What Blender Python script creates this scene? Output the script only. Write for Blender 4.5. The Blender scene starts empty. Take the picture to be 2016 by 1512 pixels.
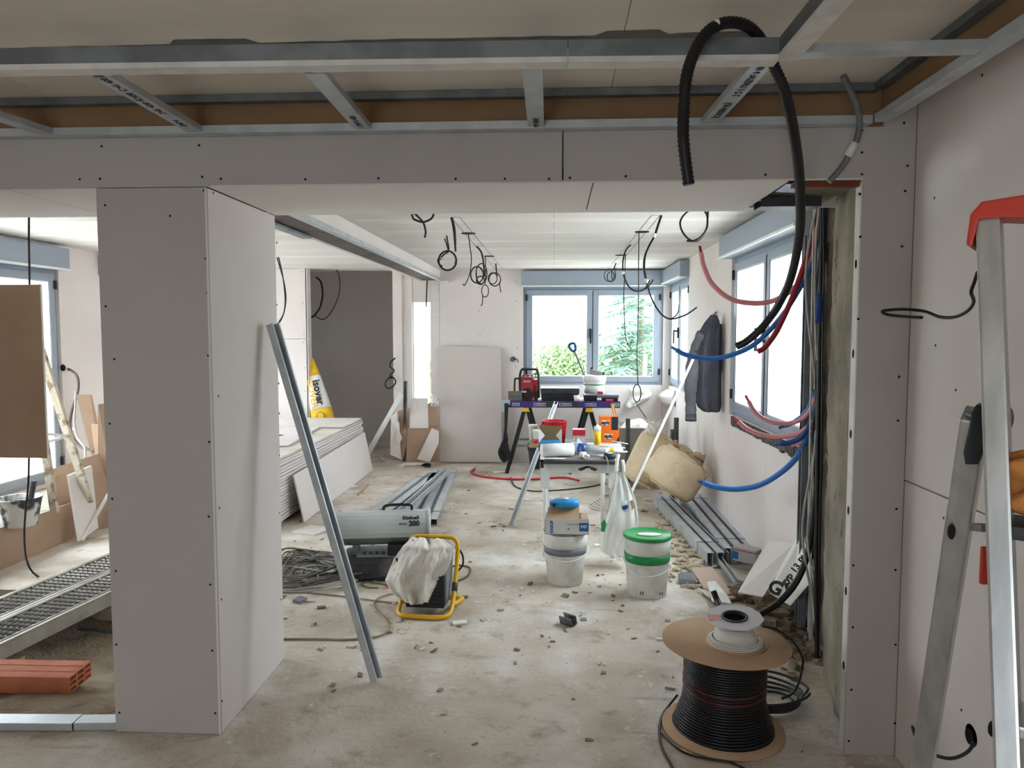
import bpy, bmesh, math, random
from mathutils import Vector, Matrix, noise
random.seed(7)
C = bpy.context.scene.collection
sc = bpy.context.scene
# ------------------------------------------------------------------ camera, sky, light, exposure
F, YAW, PIT, EYE = 1490.0, math.radians(3.23), math.radians(3.92), 1.6
cd = bpy.data.cameras.new('camera'); cam = bpy.data.objects.new('camera', cd); C.objects.link(cam)
cd.sensor_width = 36.0; cd.lens = 36.0 * F / 2016.0; cd.clip_end = 200; cd.clip_start = .05
cam.location = (0, 0, EYE); cam.rotation_euler = (math.pi/2 - PIT, 0, YAW)
sc.camera = cam
sc.view_settings.view_transform = 'Standard'; sc.view_settings.look = 'None'
sc.view_settings.exposure = 1.08; sc.view_settings.gamma = 1.0; sc.view_settings.use_curve_mapping = False
SKY = 9.0
w = bpy.data.worlds.new('sky'); sc.world = w; w.use_nodes = True
bg = w.node_tree.nodes['Background']; bg.inputs[0].default_value = (0.885, 0.945, 1.0, 1)
_n, _l = w.node_tree.nodes, w.node_tree.links          # overcast sky: brighter towards the zenith
_t = _n.new('ShaderNodeTexCoord'); _x = _n.new('ShaderNodeSeparateXYZ'); _l.new(_t.outputs['Generated'], _x.inputs[0])
_m = _n.new('ShaderNodeMapRange'); _m.inputs['From Min'].default_value = 0; _m.inputs['From Max'].default_value = 1
_m.inputs['To Min'].default_value = SKY*.42; _m.inputs['To Max'].default_value = SKY*1.26; _l.new(_x.outputs[2], _m.inputs['Value']); _l.new(_m.outputs[0], bg.inputs[1])
sc.cycles.use_denoising = True
sc.cycles.max_bounces = 10; sc.cycles.diffuse_bounces = 7; sc.cycles.transparent_max_bounces = 12
sc.cycles.sample_clamp_indirect = 6.0
sc.cycles.caustics_reflective = False; sc.cycles.caustics_refractive = False
def portal(loc, rot, sx, sy):
    l = bpy.data.lights.new('daylight_portal', 'AREA'); l.shape = 'RECTANGLE'; l.size = sx; l.size_y = sy; l.energy = 1
    l.cycles.is_portal = True
    o = bpy.data.objects.new('daylight_portal', l); C.objects.link(o); o.location = loc; o.rotation_euler = rot
H = math.pi/2
portal((.46, 9.52, 1.57), (-H, 0, 0), 1.75, 1.3)
portal((1.62, 5.1, 1.57), (0, H, 0), 1.3, 1.9)
portal((1.62, 8.6, 1.57), (0, H, 0), 1.3, 1.35)
portal((-4.62, 5.4, 1.2), (0, -H, 0), 2.0, 2.2)
portal((-4.62, 7.75, 1.2), (0, -H, 0), 2.0, 1.5)
portal((-1.1, -3.25, 1.05), (H, 0, 0), 1.6, 2.0)
portal((-4.62, 10.1, 1.3), (0, -H, 0), 1.4, 1.0)
portal((-1.63, 9.6, 1.3), (-H, 0, 0), .25, 1.4)
# ------------------------------------------------------------------ measuring: a pixel of the 2016x1512 photograph seen on a plane of the place
def at(px, py, Y=None, Z=None, X=None):
    u = (px-1008)/F; v = -(py-756)/F
    y1 = math.cos(PIT)+v*math.sin(PIT); z1 = -math.sin(PIT)+v*math.cos(PIT)
    x = u*math.cos(YAW)-y1*math.sin(YAW); y = u*math.sin(YAW)+y1*math.cos(YAW)
    t = Y/y if Y is not None else ((Z-EYE)/z1 if Z is not None else X/x)
    return Vector((x*t, y*t, EYE+z1*t))
def rect(px0, py0, px1, py1, Y):
    a = at(px0, (py0+py1)/2, Y=Y); b = at(px1, (py0+py1)/2, Y=Y); m = (px0+px1)/2
    return a.x, b.x, at(m, py1, Y=Y).z, at(m, py0, Y=Y).z
# ------------------------------------------------------------------ materials
def lin(c):
    c = c/255.0
    return c/12.92 if c <= .04045 else ((c+.055)/1.055)**2.4
def rgb(c): return (lin(c[0]), lin(c[1]), lin(c[2]), 1)
def mat(name, col, rough=.6, metal=0.0, col2=None, scale=4.0, lo=.4, hi=.65, col3=None, scale3=20.0, lo3=.58, hi3=.68, bump=0.0, bscale=60.0, spec=.35, stretch=None, alpha=None, sheen=0):
    m = bpy.data.materials.new(name); m.use_nodes = True; nt = m.node_tree; N = nt.nodes; L = nt.links
    b = N['Principled BSDF']; b.inputs['Roughness'].default_value = rough; b.inputs['Metallic'].default_value = metal
    b.inputs['Specular IOR Level'].default_value = spec; b.inputs['Base Color'].default_value = rgb(col)
    tc = N.new('ShaderNodeTexCoord'); src = tc.outputs['Object']
    if stretch:
        mp = N.new('ShaderNodeMapping'); mp.inputs['Scale'].default_value = stretch; L.new(src, mp.inputs[0]); src = mp.outputs[0]
    out = None
    def layer(prev, c, s, lo, hi, det=6):
        n = N.new('ShaderNodeTexNoise'); n.inputs['Scale'].default_value = s; n.inputs['Detail'].default_value = det; L.new(src, n.inputs['Vector'])
        r = N.new('ShaderNodeMapRange'); r.inputs['From Min'].default_value = lo; r.inputs['From Max'].default_value = hi; L.new(n.outputs['Fac'], r.inputs['Value'])
        x = N.new('ShaderNodeMix'); x.data_type = 'RGBA'; L.new(r.outputs[0], x.inputs['Factor'])
        if prev is None: x.inputs[6].default_value = rgb(col)
        else: L.new(prev, x.inputs[6])
        x.inputs[7].default_value = rgb(c); return x.outputs[2]
    if col2: out = layer(out, col2, scale, lo, hi)
    if col3: out = layer(out, col3, scale3, lo3, hi3)
    if out is not None: L.new(out, b.inputs['Base Color'])
    if bump:
        n = N.new('ShaderNodeTexNoise'); n.inputs['Scale'].default_value = bscale; n.inputs['Detail'].default_value = 5; L.new(src, n.inputs['Vector'])
        bu = N.new('ShaderNodeBump'); bu.inputs['Strength'].default_value = bump; bu.inputs['Distance'].default_value = .02
        L.new(n.outputs['Fac'], bu.inputs['Height']); L.new(bu.outputs[0], b.inputs['Normal'])
    if alpha is not None:
        tr = N.new('ShaderNodeBsdfTransparent'); mx = N.new('ShaderNodeMixShader'); mx.inputs[0].default_value = alpha
        L.new(tr.outputs[0], mx.inputs[1]); L.new(b.outputs[0], mx.inputs[2]); L.new(mx.outputs[0], N['Material Output'].inputs[0])
    m.diffuse_color = rgb(col)
    return m
def floordirt(m):
    # trodden-in dirt, fine grit and faint trowel streaks over the base colour
    nt = m.node_tree; N = nt.nodes; L = nt.links; b = N['Principled BSDF']; prev = b.inputs['Base Color'].links[0].from_socket
    tc = N.new('ShaderNodeTexCoord')
    for (sc_, st, lo, hi, c, fac) in ((7.0,(1,1,1),.56,.74,(140,126,108),.75), (42.0,(1,1,1),.60,.72,(112,100,86),.8), (5.0,(.35,2.2,1),.58,.72,(150,138,122),.6), (15.0,(1,1,1),.62,.72,(236,233,228),.7)):
        mp = N.new('ShaderNodeMapping'); mp.inputs['Scale'].default_value = st; mp.inputs['Rotation'].default_value = (0,0,.5 if st[0] != 1 else 0); L.new(tc.outputs['Object'], mp.inputs[0])
        n = N.new('ShaderNodeTexNoise'); n.inputs['Scale'].default_value = sc_; n.inputs['Detail'].default_value = 8; n.inputs['Roughness'].default_value = .65; L.new(mp.outputs[0], n.inputs['Vector'])
        r = N.new('ShaderNodeMapRange'); r.inputs['From Min'].default_value = lo; r.inputs['From Max'].default_value = hi; r.inputs['To Max'].default_value = fac; L.new(n.outputs['Fac'], r.inputs['Value'])
        x = N.new('ShaderNodeMix'); x.data_type = 'RGBA'; L.new(r.outputs[0], x.inputs['Factor']); L.new(prev, x.inputs[6]); x.inputs[7].default_value = rgb(c); prev = x.outputs[2]
    L.new(prev, b.inputs['Base Color'])
BOARD = mat('plasterboard face', (226,219,216), .75, col2=(219,211,208), scale=1.3, lo=.4, hi=.7, bump=.02, bscale=180)
BOARD_DIM = mat('shaded plasterboard face', (188,182,180), .75, col2=(181,175,172), scale=1.1, lo=.4, hi=.7, bump=.02, bscale=180)  # same board as BOARD, darkened to put the front side's shade into the colour
SCREW = mat('screw head', (28,26,26), .5, .4)
EDGE = mat('paper board edge', (226,219,213), .8)
KRAFT = mat('brown board back', (176,150,128), .8, col2=(164,138,115), scale=2.0, bump=.02)
KRAFTD = mat('kraft liner', (158,126,94), .8, col2=(146,114,84), scale=2.5, bump=.02)
PLAST = mat('plaster ceiling', (238,230,219), .7, col2=(226,216,204), scale=1.2, lo=.4, hi=.62, stretch=(.5,3,1), bump=.03, bscale=20)
COMP = mat('joint compound', (234,230,226), .7, col2=(219,214,211), scale=2.2, stretch=(.6,5,1), lo=.38, hi=.6)
FLOOR = mat('dusty concrete floor', (208,199,186), .85, col2=(176,163,146), scale=2.3, lo=.40, hi=.70, col3=(226,223,219), scale3=3.1, lo3=.48, hi3=.74, bump=.45, bscale=34)
floordirt(FLOOR)
CONC = mat('rough concrete', (150,143,128), .9, col2=(112,105,91), scale=3.0, lo=.4, hi=.68, col3=(98,88,74), scale3=9, lo3=.6, hi3=.7, bump=.5, bscale=28)
SAND = mat('grey sand', (150,136,116), .95, col2=(122,108,90), scale=5, bump=.9, bscale=40)
DARKC = mat('dark slab side', (88,80,70), .95, col2=(66,60,52), scale=3, bump=.5)
GALV = mat('galvanised steel', (194,200,205), .42, .3, col2=(180,186,191), scale=9, lo=.4, hi=.6, bump=.02, bscale=200)
GALVD = mat('dull steel', (136,142,146), .5, .7, col2=(116,122,126), scale=8, lo=.4, hi=.6)
WHITEM = mat('white dusty metal lip', (220,218,214), .6, .1, col2=(204,202,198), scale=12)
STEELB = mat('weathered steel beam', (98,86,82), .65, .3, col2=(76,68,66), scale=5)
ALU = mat('brushed aluminium', (198,200,202), .32, .85, col2=(176,178,180), scale=6, stretch=(6,6,.5))
PVC = mat('grey window profile', (150,161,175), .4, spec=.4)
RUBBER = mat('black gasket', (22,23,26), .6)
BLACK = mat('black plastic', (24,24,27), .45, spec=.4)
BLACKC = mat('black cable sheath', (20,19,22), .4, spec=.45)
DGREY = mat('dark grey plastic', (62,64,68), .5)
MGREY = mat('mid grey plastic', (120,124,130), .5)
CGREY = mat('grey cable sheath', (172,169,164), .5)
WHITEP = mat('white plastic', (232,233,232), .4, spec=.4, col2=(216,216,212), scale=6, lo=.5, hi=.8)
WHITEC = mat('white cable sheath', (214,210,204), .5)
DUST = mat('dusty white plastic', (224,224,220), .5, col2=(196,190,178), scale=9, lo=.5, hi=.72)
PAPER = mat('white paper', (236,236,234), .8, col2=(220,220,220), scale=7)
CARD = mat('brown cardboard', (186,156,126), .85, col2=(174,144,114), scale=4)
RED = mat('red plastic', (196,34,48), .42, spec=.45)
LRED = mat('ladder red plastic', (206,62,44), .42)
REDBROWN = mat('rust brown strip', (140,74,50), .8, col2=(112,56,40), scale=9)
PINK = mat('pink pipe sleeve', (222,146,152), .5, spec=.4)
DRED = mat('dark red pipe', (150,36,48), .45)
HRED = mat('bright red pipe', (196,44,58), .45)
BLUE = mat('blue pipe sleeve', (34,108,184), .45, spec=.4)
DBLUE = mat('dark blue pipe', (28,62,128), .45)
LBLUE = mat('light blue plastic', (46,148,214), .4)
BLUEP = mat('blue print', (34,108,180), .6)
PURPLE = mat('purple print', (62,48,118), .5)
GREEN = mat('green plastic', (24,142,72), .35, spec=.5)
YELLOW = mat('yellow paint', (236,184,30), .4, spec=.45)
YEL2 = mat('yellow film', (232,190,40), .5)
ORANGE = mat('orange card', (238,112,24), .6)
LOR = mat('orange rag', (240,168,116), .9, bump=.2)
ORCLOTH = mat('orange cloth', (222,150,84), .9, col2=(200,126,64), scale=6, bump=.3, bscale=120)
CLOTHW = mat('soiled white cloth', (228,224,216), .95, col2=(214,208,198), scale=5, col3=(72,66,62), scale3=12, lo3=.67, hi3=.70, bump=.25, bscale=90)
JACKD = mat('charcoal jacket cloth', (78,78,88), .95, col2=(64,64,74), scale=6, bump=.2, bscale=120)
JACKG = mat('grey jacket cloth', (108,108,114), .95, col2=(94,94,100), scale=6, bump=.2, bscale=120)
WOOL = mat('beige mineral wool', (222,204,174), .95, col2=(210,190,158), scale=5, col3=(226,210,182), scale3=12, lo3=.5, hi3=.75, bump=.35, bscale=26)
FILM = mat('wrinkled white film', (236,234,228), .35, spec=.5, bump=.6, bscale=14)
FILMT = mat('clear plastic film', (222,226,228), .25, spec=.6, alpha=.45, bump=.5, bscale=18)
BOTTLE = mat('clear bottle plastic', (214,226,236), .15, spec=.7, alpha=.35)
HGREY = mat('heater light grey enamel', (196,204,204), .4, spec=.45, col2=(180,188,188), scale=3)
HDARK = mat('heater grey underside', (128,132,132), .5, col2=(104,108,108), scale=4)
TERRA = mat('terracotta block', (204,128,98), .85, col2=(188,110,82), scale=8, bump=.2)
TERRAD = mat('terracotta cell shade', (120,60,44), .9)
WOOD = mat('rough timber', (186,162,132), .8, col2=(162,136,106), scale=3, stretch=(1,12,12), bump=.15)
SPLAT = mat('plaster splattered timber', (206,194,176), .85, col2=(150,132,110), scale=14, lo=.5, hi=.6, bump=.4)
SPLATB = mat('plaster splattered plastic', (70,72,76), .7, col2=(212,210,206), scale=9, lo=.42, hi=.52, bump=.2)
PLANKM = mat('galvanised deck', (170,164,154), .55, .4, col2=(138,130,118), scale=5, lo=.4, hi=.65)
OLIVE = mat('olive box inside', (126,104,70), .8)
RUBBLE = mat('rubble', (150,134,112), .95, col2=(112,96,76), scale=12, col3=(180,168,148), scale3=20, bump=.8)
FOAM = mat('foam chips', (206,194,168), .95, col2=(180,166,138), scale=9)
INK = mat('printing ink', (40,42,48), .7)
INKG = mat('faded ink', (90,94,100), .8)
HOLE = mat('unlit hole', (8,8,8), .95)
LEAF = mat('hedge leaf', (146,166,122), .6, col2=(104,130,84), scale=7)
PINE = mat('conifer needle', (172,198,184), .6, col2=(142,172,156), scale=5)
BARK = mat('bark', (140,136,116), .9, bump=.4)
GRASS = mat('pale paved ground', (206,204,196), .95, col2=(188,186,176), scale=2)
RADIO = mat('radio red shell', (150,34,42), .4, spec=.45)
def glassmat():
    m = bpy.data.materials.new('window glass'); m.use_nodes = True; nt = m.node_tree; N = nt.nodes
    N.remove(N['Principled BSDF']); t = N.new('ShaderNodeBsdfTransparent'); g = N.new('ShaderNodeBsdfGlossy'); g.inputs['Roughness'].default_value = .02
    lw = N.new('ShaderNodeLayerWeight'); pw = N.new('ShaderNodeMath'); pw.operation = 'POWER'; pw.inputs[1].default_value = 4.0
    f = N.new('ShaderNodeMath'); f.operation = 'MULTIPLY_ADD'; f.inputs[1].default_value = .6; f.inputs[2].default_value = .03
    nt.links.new(lw.outputs['Facing'], pw.inputs[0]); nt.links.new(pw.outputs[0], f.inputs[0]); x = N.new('ShaderNodeMixShader'); t.inputs[0].default_value = (.95,.97,.97,1)
    nt.links.new(f.outputs[0], x.inputs[0]); nt.links.new(t.outputs[0], x.inputs[1]); nt.links.new(g.outputs[0], x.inputs[2]); nt.links.new(x.outputs[0], N['Material Output'].inputs[0])
    return m
GLASS = glassmat()
# ------------------------------------------------------------------ mesh building
WORLD = {}
def frame(p, q, up=(0,0,1)):
    p = Vector(p); q = Vector(q); d = (q-p).normalized(); up = Vector(up)
    if abs(d.dot(up.normalized())) > .98: up = Vector((0,1,0))
    s = d.cross(up).normalized(); u = s.cross(d)
    return d, s, u
def spline(pts, n=6):
    P = [Vector(p) for p in pts]
    if len(P) < 3: return P
    P = [P[0]*2-P[1]]+P+[P[-1]*2-P[-2]]; out = []
    for i in range(1, len(P)-2):
        a, b, c, d = P[i-1:i+3]
        for k in range(n):
            t = k/n
            out.append(.5*((2*b)+(c-a)*t+(2*a-5*b+4*c-d)*t*t+(3*b-a-3*c+d)*t**3))
    out.append(P[-2]); return out
class MB:
    def __init__(s): s.v = []; s.f = []; s.sm = []
    def add(s, vs, fs, smooth=False, M=None):
        n = len(s.v); s.v += [(M @ Vector(v)) if M else Vector(v) for v in vs]
        s.f += [tuple(i+n for i in f) for f in fs]; s.sm += [smooth]*len(fs); return s
    def box(s, x0, x1, y0, y1, z0, z1, M=None):
        vs = [(x,y,z) for z in (z0,z1) for y in (y0,y1) for x in (x0,x1)]
        return s.add(vs, [(0,2,3,1),(4,5,7,6),(0,1,5,4),(2,6,7,3),(0,4,6,2),(1,3,7,5)], False, M)
    def bar(s, p, q, w, h, up=(0,0,1)):
        d, sd, u = frame(p, q, up); p = Vector(p); q = Vector(q)
        vs = [c+sd*a*w/2+u*b*h/2 for c in (p,q) for (a,b) in ((-1,-1),(1,-1),(1,1),(-1,1))]
        return s.add(vs, [(0,1,2,3),(7,6,5,4),(0,4,5,1),(1,5,6,2),(2,6,7,3),(3,7,4,0)])
    def prism(s, poly, p, q, up=(0,0,1)):     # poly in (side, up) swept from p to q
        d, sd, u = frame(p, q, up); n = len(poly); p = Vector(p); q = Vector(q)
        vs = [c+sd*a+u*b for c in (p,q) for (a,b) in poly]
        return s.add(vs, [tuple(range(n)), tuple(reversed(range(n,2*n)))]+[(i, n+i, n+(i+1)%n, (i+1)%n) for i in range(n)])
    def chan(s, p, q, w, h, t=.003, up=(0,0,1), lip=.008):   # open side along +up
        a = w/2; i = a-t
        return s.prism([(-a,0),(a,0),(a,h),(a-lip,h),(a-lip,h-t),(i,h-t),(i,t),(-i,t),(-i,h-t),(-a+lip,h-t),(-a+lip,h),(-a,h)], p, q, up)
    def tube(s, pts, r, n=8, cap=True, closed=False):
        P = [Vector(p) for p in pts]; m = len(P); R = r if isinstance(r, (list,tuple)) else [r]*m
        vs = []; prev = None
        for i in range(m):
            d = (P[(i+1) % m]-P[i-1]) if closed else (P[min(i+1,m-1)]-P[max(i-1,0)])
            d = d.normalized() if d.length > 1e-9 else Vector((0,0,1))
            if prev is None:
                a = d.cross(Vector((0,0,1)));
                if a.length < .1: a = d.cross(Vector((0,1,0)))
            else: a = prev-d*prev.dot(d)
            a.normalize(); prev = a; b = d.cross(a)
            vs += [P[i]+(a*math.cos(2*math.pi*k/n)+b*math.sin(2*math.pi*k/n))*R[i] for k in range(n)]
        fs = [(i*n+k, i*n+(k+1)%n, ((i+1)%m)*n+(k+1)%n, ((i+1)%m)*n+k) for i in range(m if closed else m-1) for k in range(n)]
        s.add(vs, fs, True)
        if cap and not closed:
            s.add(vs[:n], [tuple(reversed(range(n)))]); s.add(vs[-n:], [tuple(range(n))])
        return s
    def lathe(s, prof, n=24, M=None, sx=1, sy=1, smooth=True):
        vs = []; fs = []
        for (r, z) in prof: vs += [(r*sx*math.cos(2*math.pi*k/n), r*sy*math.sin(2*math.pi*k/n), z) for k in range(n)]
        for i in range(len(prof)-1):
            fs += [(i*n+k, i*n+(k+1)%n, (i+1)*n+(k+1)%n, (i+1)*n+k) for k in range(n)]
        s.add(vs, fs, smooth, M)
        if prof[0][0] > 1e-4: s.add(vs[:n], [tuple(reversed(range(n)))], False, M)
        if prof[-1][0] > 1e-4: s.add(vs[-n:], [tuple(range(n))], False, M)
        return s
    def grid(s, nx, ny, fn, smooth=True):
        vs = [fn(i/nx, j/ny) for j in range(ny+1) for i in range(nx+1)]
        return s.add(vs, [(j*(nx+1)+i, j*(nx+1)+i+1, (j+1)*(nx+1)+i+1, (j+1)*(nx+1)+i) for j in range(ny) for i in range(nx)], smooth)
    def poly(s, pts, th):       # a board: outline pts in world, thickness vector th
        P = [Vector(p) for p in pts]; th = Vector(th); n = len(P)
        return s.add(P+[p+th for p in P], [tuple(range(n)), tuple(reversed(range(n,2*n)))]+[(i, n+i, n+(i+1)%n, (i+1)%n) for i in range(n)])
    def build(s, name, m, parent=None, local=False, bev=0, solid=0, **kw):
        if parent is None:
            lo = Vector([min(v[i] for v in s.v) for i in range(3)]); hi = Vector([max(v[i] for v in s.v) for i in range(3)])
            org = Vector(((lo.x+hi.x)/2, (lo.y+hi.y)/2, lo.z)); X = Matrix.Translation(-org)
        else:
            org = Vector((0,0,0)); X = None if local else WORLD[parent.name].inverted()
        me = bpy.data.meshes.new(name); me.from_pydata([(X @ v) if X else v for v in s.v], [], s.f)
        me.polygons.foreach_set('use_smooth', s.sm)
        bm = bmesh.new(); bm.from_mesh(me); bmesh.ops.remove_doubles(bm, verts=bm.verts, dist=1e-6)
        bmesh.ops.recalc_face_normals(bm, faces=bm.faces)
        if bev:
            es = [e for e in bm.edges if len(e.link_faces) == 2 and e.calc_face_angle(0) > .7]
            bmesh.ops.bevel(bm, geom=es, offset=bev, segments=2, affect='EDGES', profile=.7)
        bm.to_mesh(me); bm.free()
        me.materials.append(m)
        o = bpy.data.objects.new(name, me); C.objects.link(o); o.location = org
        if parent: o.parent = parent
        WORLD[o.name] = (WORLD[parent.name] if parent else Matrix()) @ Matrix.Translation(org)
        if solid:
            md = o.modifiers.new('thickness', 'SOLIDIFY'); md.thickness = solid; md.offset = 0
        for k, v in kw.items(): o[{'cat':'category'}.get(k, k)] = v
        return o
def thing(name, label, cat, loc=(0,0,0), rz=0, group=None, M=None):
    o = bpy.data.objects.new(name, None); C.objects.link(o); o.empty_display_size = .05
    if M is None: M = Matrix.Translation(loc) @ Matrix.Rotation(rz, 4, 'Z')
    o.matrix_basis = M; WORLD[o.name] = M.copy()
    if cat: o['label'] = label; o['category'] = cat
    else: o['kind'] = 'structure'
    if group: o['group'] = group
    return o
def root(name): return thing(name, None, None)
def dup(o, M, **kw):
    c = o.copy(); C.objects.link(c); c.matrix_basis = M; WORLD[c.name] = M.copy()
    for k, v in kw.items(): c[{'cat':'category'}.get(k, k)] = v
    for ch in list(o.children):
        k = ch.copy(); C.objects.link(k); k.parent = c
        for g in list(ch.children):
            d = g.copy(); C.objects.link(d); d.parent = k
    return c
def text(body, M, size, m, parent, name='lettering', bold=0, align='CENTER', sx=1.0):
    cu = bpy.data.curves.new(name, 'FONT'); cu.body = body; cu.size = size; cu.align_x = align; cu.align_y = 'CENTER'
    cu.extrude = .0004; cu.offset = bold; cu.resolution_u = 3
    tmp = bpy.data.objects.new('tmp', cu); C.objects.link(tmp); bpy.context.view_layer.update()
    me = bpy.data.meshes.new_from_object(tmp.evaluated_get(bpy.context.evaluated_depsgraph_get())); bpy.data.objects.remove(tmp); bpy.data.curves.remove(cu)
    me.name = name; me.materials.clear(); me.materials.append(m)
    o = bpy.data.objects.new(name, me); C.objects.link(o); o.parent = parent; WORLD[o.name] = M.copy()
    o.matrix_basis = WORLD[parent.name].inverted() @ M @ Matrix.Diagonal((sx,1,1,1)); return o
def axes(o, x, y, z=None):      # matrix with text x axis, y axis at origin o
    x = Vector(x).normalized(); y = Vector(y); y = (y-x*y.dot(x)).normalized(); z = x.cross(y)
    return Matrix(((x.x,y.x,z.x,o[0]),(x.y,y.y,z.y,o[1]),(x.z,y.z,z.z,o[2]),(0,0,0,1)))
def face(x, y, z): return axes((x,y,z), (1,0,0), (0,0,1))     # writing on a face that looks towards -Y
def path(pts, n=6): return spline([at(p[0], p[1], Y=p[2]) for p in pts], n)
def wire(name, label, cat, pts, r, m, group=None, n=6, seg=8, raw=False):
    P = spline(pts, n) if raw else path(pts, n)
    kw = dict(label=label, cat=cat)
    if group: kw['group'] = group
    return MB().tube(P, r, seg).build(name, m, **kw)
G = .0025
def boards(parent, rects, axis, pos, th, m=BOARD, screws=True, rim=.05, step=.3):
    """plasterboard sheets on a wall plane: rects (u0,u1,z0,z1); axis 'x' = plane x=pos, 'y' = plane y=pos, thickness th signed into the wall"""
    sb = MB()
    for (u0,u1,z0,z1) in rects:
        b = MB(); a, c = sorted((pos, pos+th))
        if axis == 'y': b.box(u0+G, u1-G, a, c, z0+G, z1-G)
        else: b.box(a, c, u0+G, u1-G, z0+G, z1-G)
        b.build('plasterboard', m, parent, bev=.0015)
        if screws:
            e = -.0012 if th > 0 else .0012
            us = [u0+rim*.5, u1-rim*.5] if u1-u0 < .5 else [u0+rim*.4, (u0+u1)/2, u1-rim*.4]
            k = max(1, int((z1-z0)/step))
            for u in us:
                for j in range(k+1):
                    z = z0+.05+(z1-z0-.1)*j/k; q = u+random.uniform(-.008,.008); z += random.uniform(-.02,.02)
                    R = Matrix.Rotation(H, 4, 'X') if axis == 'y' else Matrix.Rotation(H, 4, 'Y')
                    T = Matrix.Translation((q, pos+e, z)) if axis == 'y' else Matrix.Translation((pos+e, q, z))
                    sb.lathe([(.0055,-.0012),(.0045,.0012)], 6, T @ R, smooth=False)
    if screws and sb.v: sb.build('screw_heads', SCREW, parent, kind='stuff')
# ================================================================== SETTING
YF, YB, XR, XL, YFAR, ZC2, ZCF, ZS, ZT = 2.84, 3.55, 1.38, -4.35, 9.3, 2.36, 2.48, 2.15, 2.335
XP0, XP1, XJ = -1.752, -1.322, 1.105
# floor slab with a dug trench behind the left opening
fl = MB()
def slab(x0, x1, y0, y1):
    fl.box(x0, x1, y0, y1, -.5, 0)
slab(-4.6, 1.7, -3.3, 2.93); slab(-1.62, 1.7, 2.93, 11.3); slab(-4.6, -1.62, 4.43, 11.3)
fl.build('floor', FLOOR, kind='structure')
def sandz(x, y):
    t = max(0, min(1, (y-2.93)/1.4)); return -.015-.30*t*t*(3-2*t)*(.5+.5*max(0,min(1,(x+2.9)/1.0)))+.03*noise.noise(Vector((x*3,y*3,0)))+.012*noise.noise(Vector((x*14,y*14,1)))
MB().grid(70, 40, lambda u,v: (-4.4+2.8*u, 2.93+1.5*v, sandz(-4.4+2.8*u, 2.93+1.5*v))).build('ground', SAND, kind='structure')
# --- front wall: lintel, pillar, jamb
li = root('lintel')
MB().box(-4.4, 1.45, YF+.02, YB-.014, ZS+.06, 2.62).build('core', CONC, li)
xj = at(1108, 315, Y=YF).x
b = MB().box(-4.35, xj-G, YF, YF+.013, ZS, ZT); b.build('plasterboard', BOARD_DIM, li, bev=.0015)
b = MB(); b.poly([(xj+G,YF,ZS),(XJ,YF,ZS),(XJ,YF,0.0),(1.29,YF,0.0),(1.29,YF,2.46),(1.175,YF,2.46),(1.175,YF,ZT),(xj+G,YF,ZT)], (0,.013,0)); b.build('plasterboard', BOARD_DIM, li, bev=.0015)
MB().box(-4.35, 1.29, YF+.013, YF+.02, ZT-.02, ZCF).build('kraft_strip', KRAFTD, li)
xs = at(100, 395, Z=ZS).x
for x0, x1 in ((-4.35, xs), (xs, XP0), (XP1, .14), (.14, .855)):
    MB().box(x0+G, x1-G, YF+.014, YB, ZS, ZS+.013).build('plasterboard', BOARD, li, bev=.0015)
MB().box(-4.35, 1.45, YB-.014, YB, ZS+.013, ZC2).build('plasterboard', BOARD, li)
MB().bar((-1.30, YF-.001, ZS+.001), (XJ, YF-.001, ZS+.001), .006, .006).build('edge_bead', EDGE, li)
sb = MB()
for px, py in ((200,288),(197,352),(157,353),(392,286),(398,348),(435,352),(601,353),(745,351),(897,352),(994,352),(1081,352),(1122,350),(1232,347),(1507,344),(1697,300),(1697,343),(1693,382),(1787,326),(1782,376),(1780,242),(1697,257),(1694,466),(1776,485),(1690,628),(1770,742),(1768,828),(1765,1002),(1763,1122),(1680,1113),(1679,1235),(1763,1269),(1676,1358),(1762,1424),(1671,1459)):
    p = at(px, py, Y=YF); sb.lathe([(.0055,-.0012),(.0045,.0012)], 6, Matrix.Translation(p) @ Matrix.Rotation(H,4,'X'), smooth=False)
sb.build('screw_heads', SCREW, li, kind='stuff')
pi = root('pillar')
MB().box(XP0+.014, XP1-.014, YF+.014, YB, 0, ZS).build('core', CONC, pi)
MB().box(XP0, XP1, YF, YF+.0125, 0.002, ZS-G).build('plasterboard', BOARD_DIM, pi, bev=.002)
MB().box(XP1-.0125, XP1, YF+.0145, YB, 0.002, ZS-G).build('plasterboard', BOARD, pi, bev=.002)
MB().box(XP0, XP0+.0125, YF+.0145, YB, -.35, ZS-G).build('plasterboard', BOARD, pi, bev=.002)
MB().bar((XP1-.002, YF-.001, .003), (XP1-.002, YF-.001, ZS-.01), .005, .005).build('edge_bead', EDGE, pi)
sb = MB()
for px, py in ((207,404),(208,603),(216,834),(221,982),(228,1124),(229,1269),(235,1403),(401,375),(405,509),(408,576),(411,1017),(414,1151),(418,1281),(424,1404),(410,700),(412,870),(335,425),(225,707)):
    sb.lathe([(.0055,-.0012),(.0045,.0012)], 6, Matrix.Translation(at(px,py,Y=YF)) @ Matrix.Rotation(H,4,'X'), smooth=False)
for px, py in ((420,380),(430,780),(432,1000),(436,1180),(545,478),(545,600),(549,755),(550,814),(550,897),(550,1010),(553,1180),(437,1380)):
    sb.lathe([(.0055,-.0012),(.0045,.0012)], 6, Matrix.Translation(at(px,py,X=XP1)) @ Matrix.Rotation(H,4,'Y'), smooth=False)
sb.build('screw_heads', SCREW, pi, kind='stuff')
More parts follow.
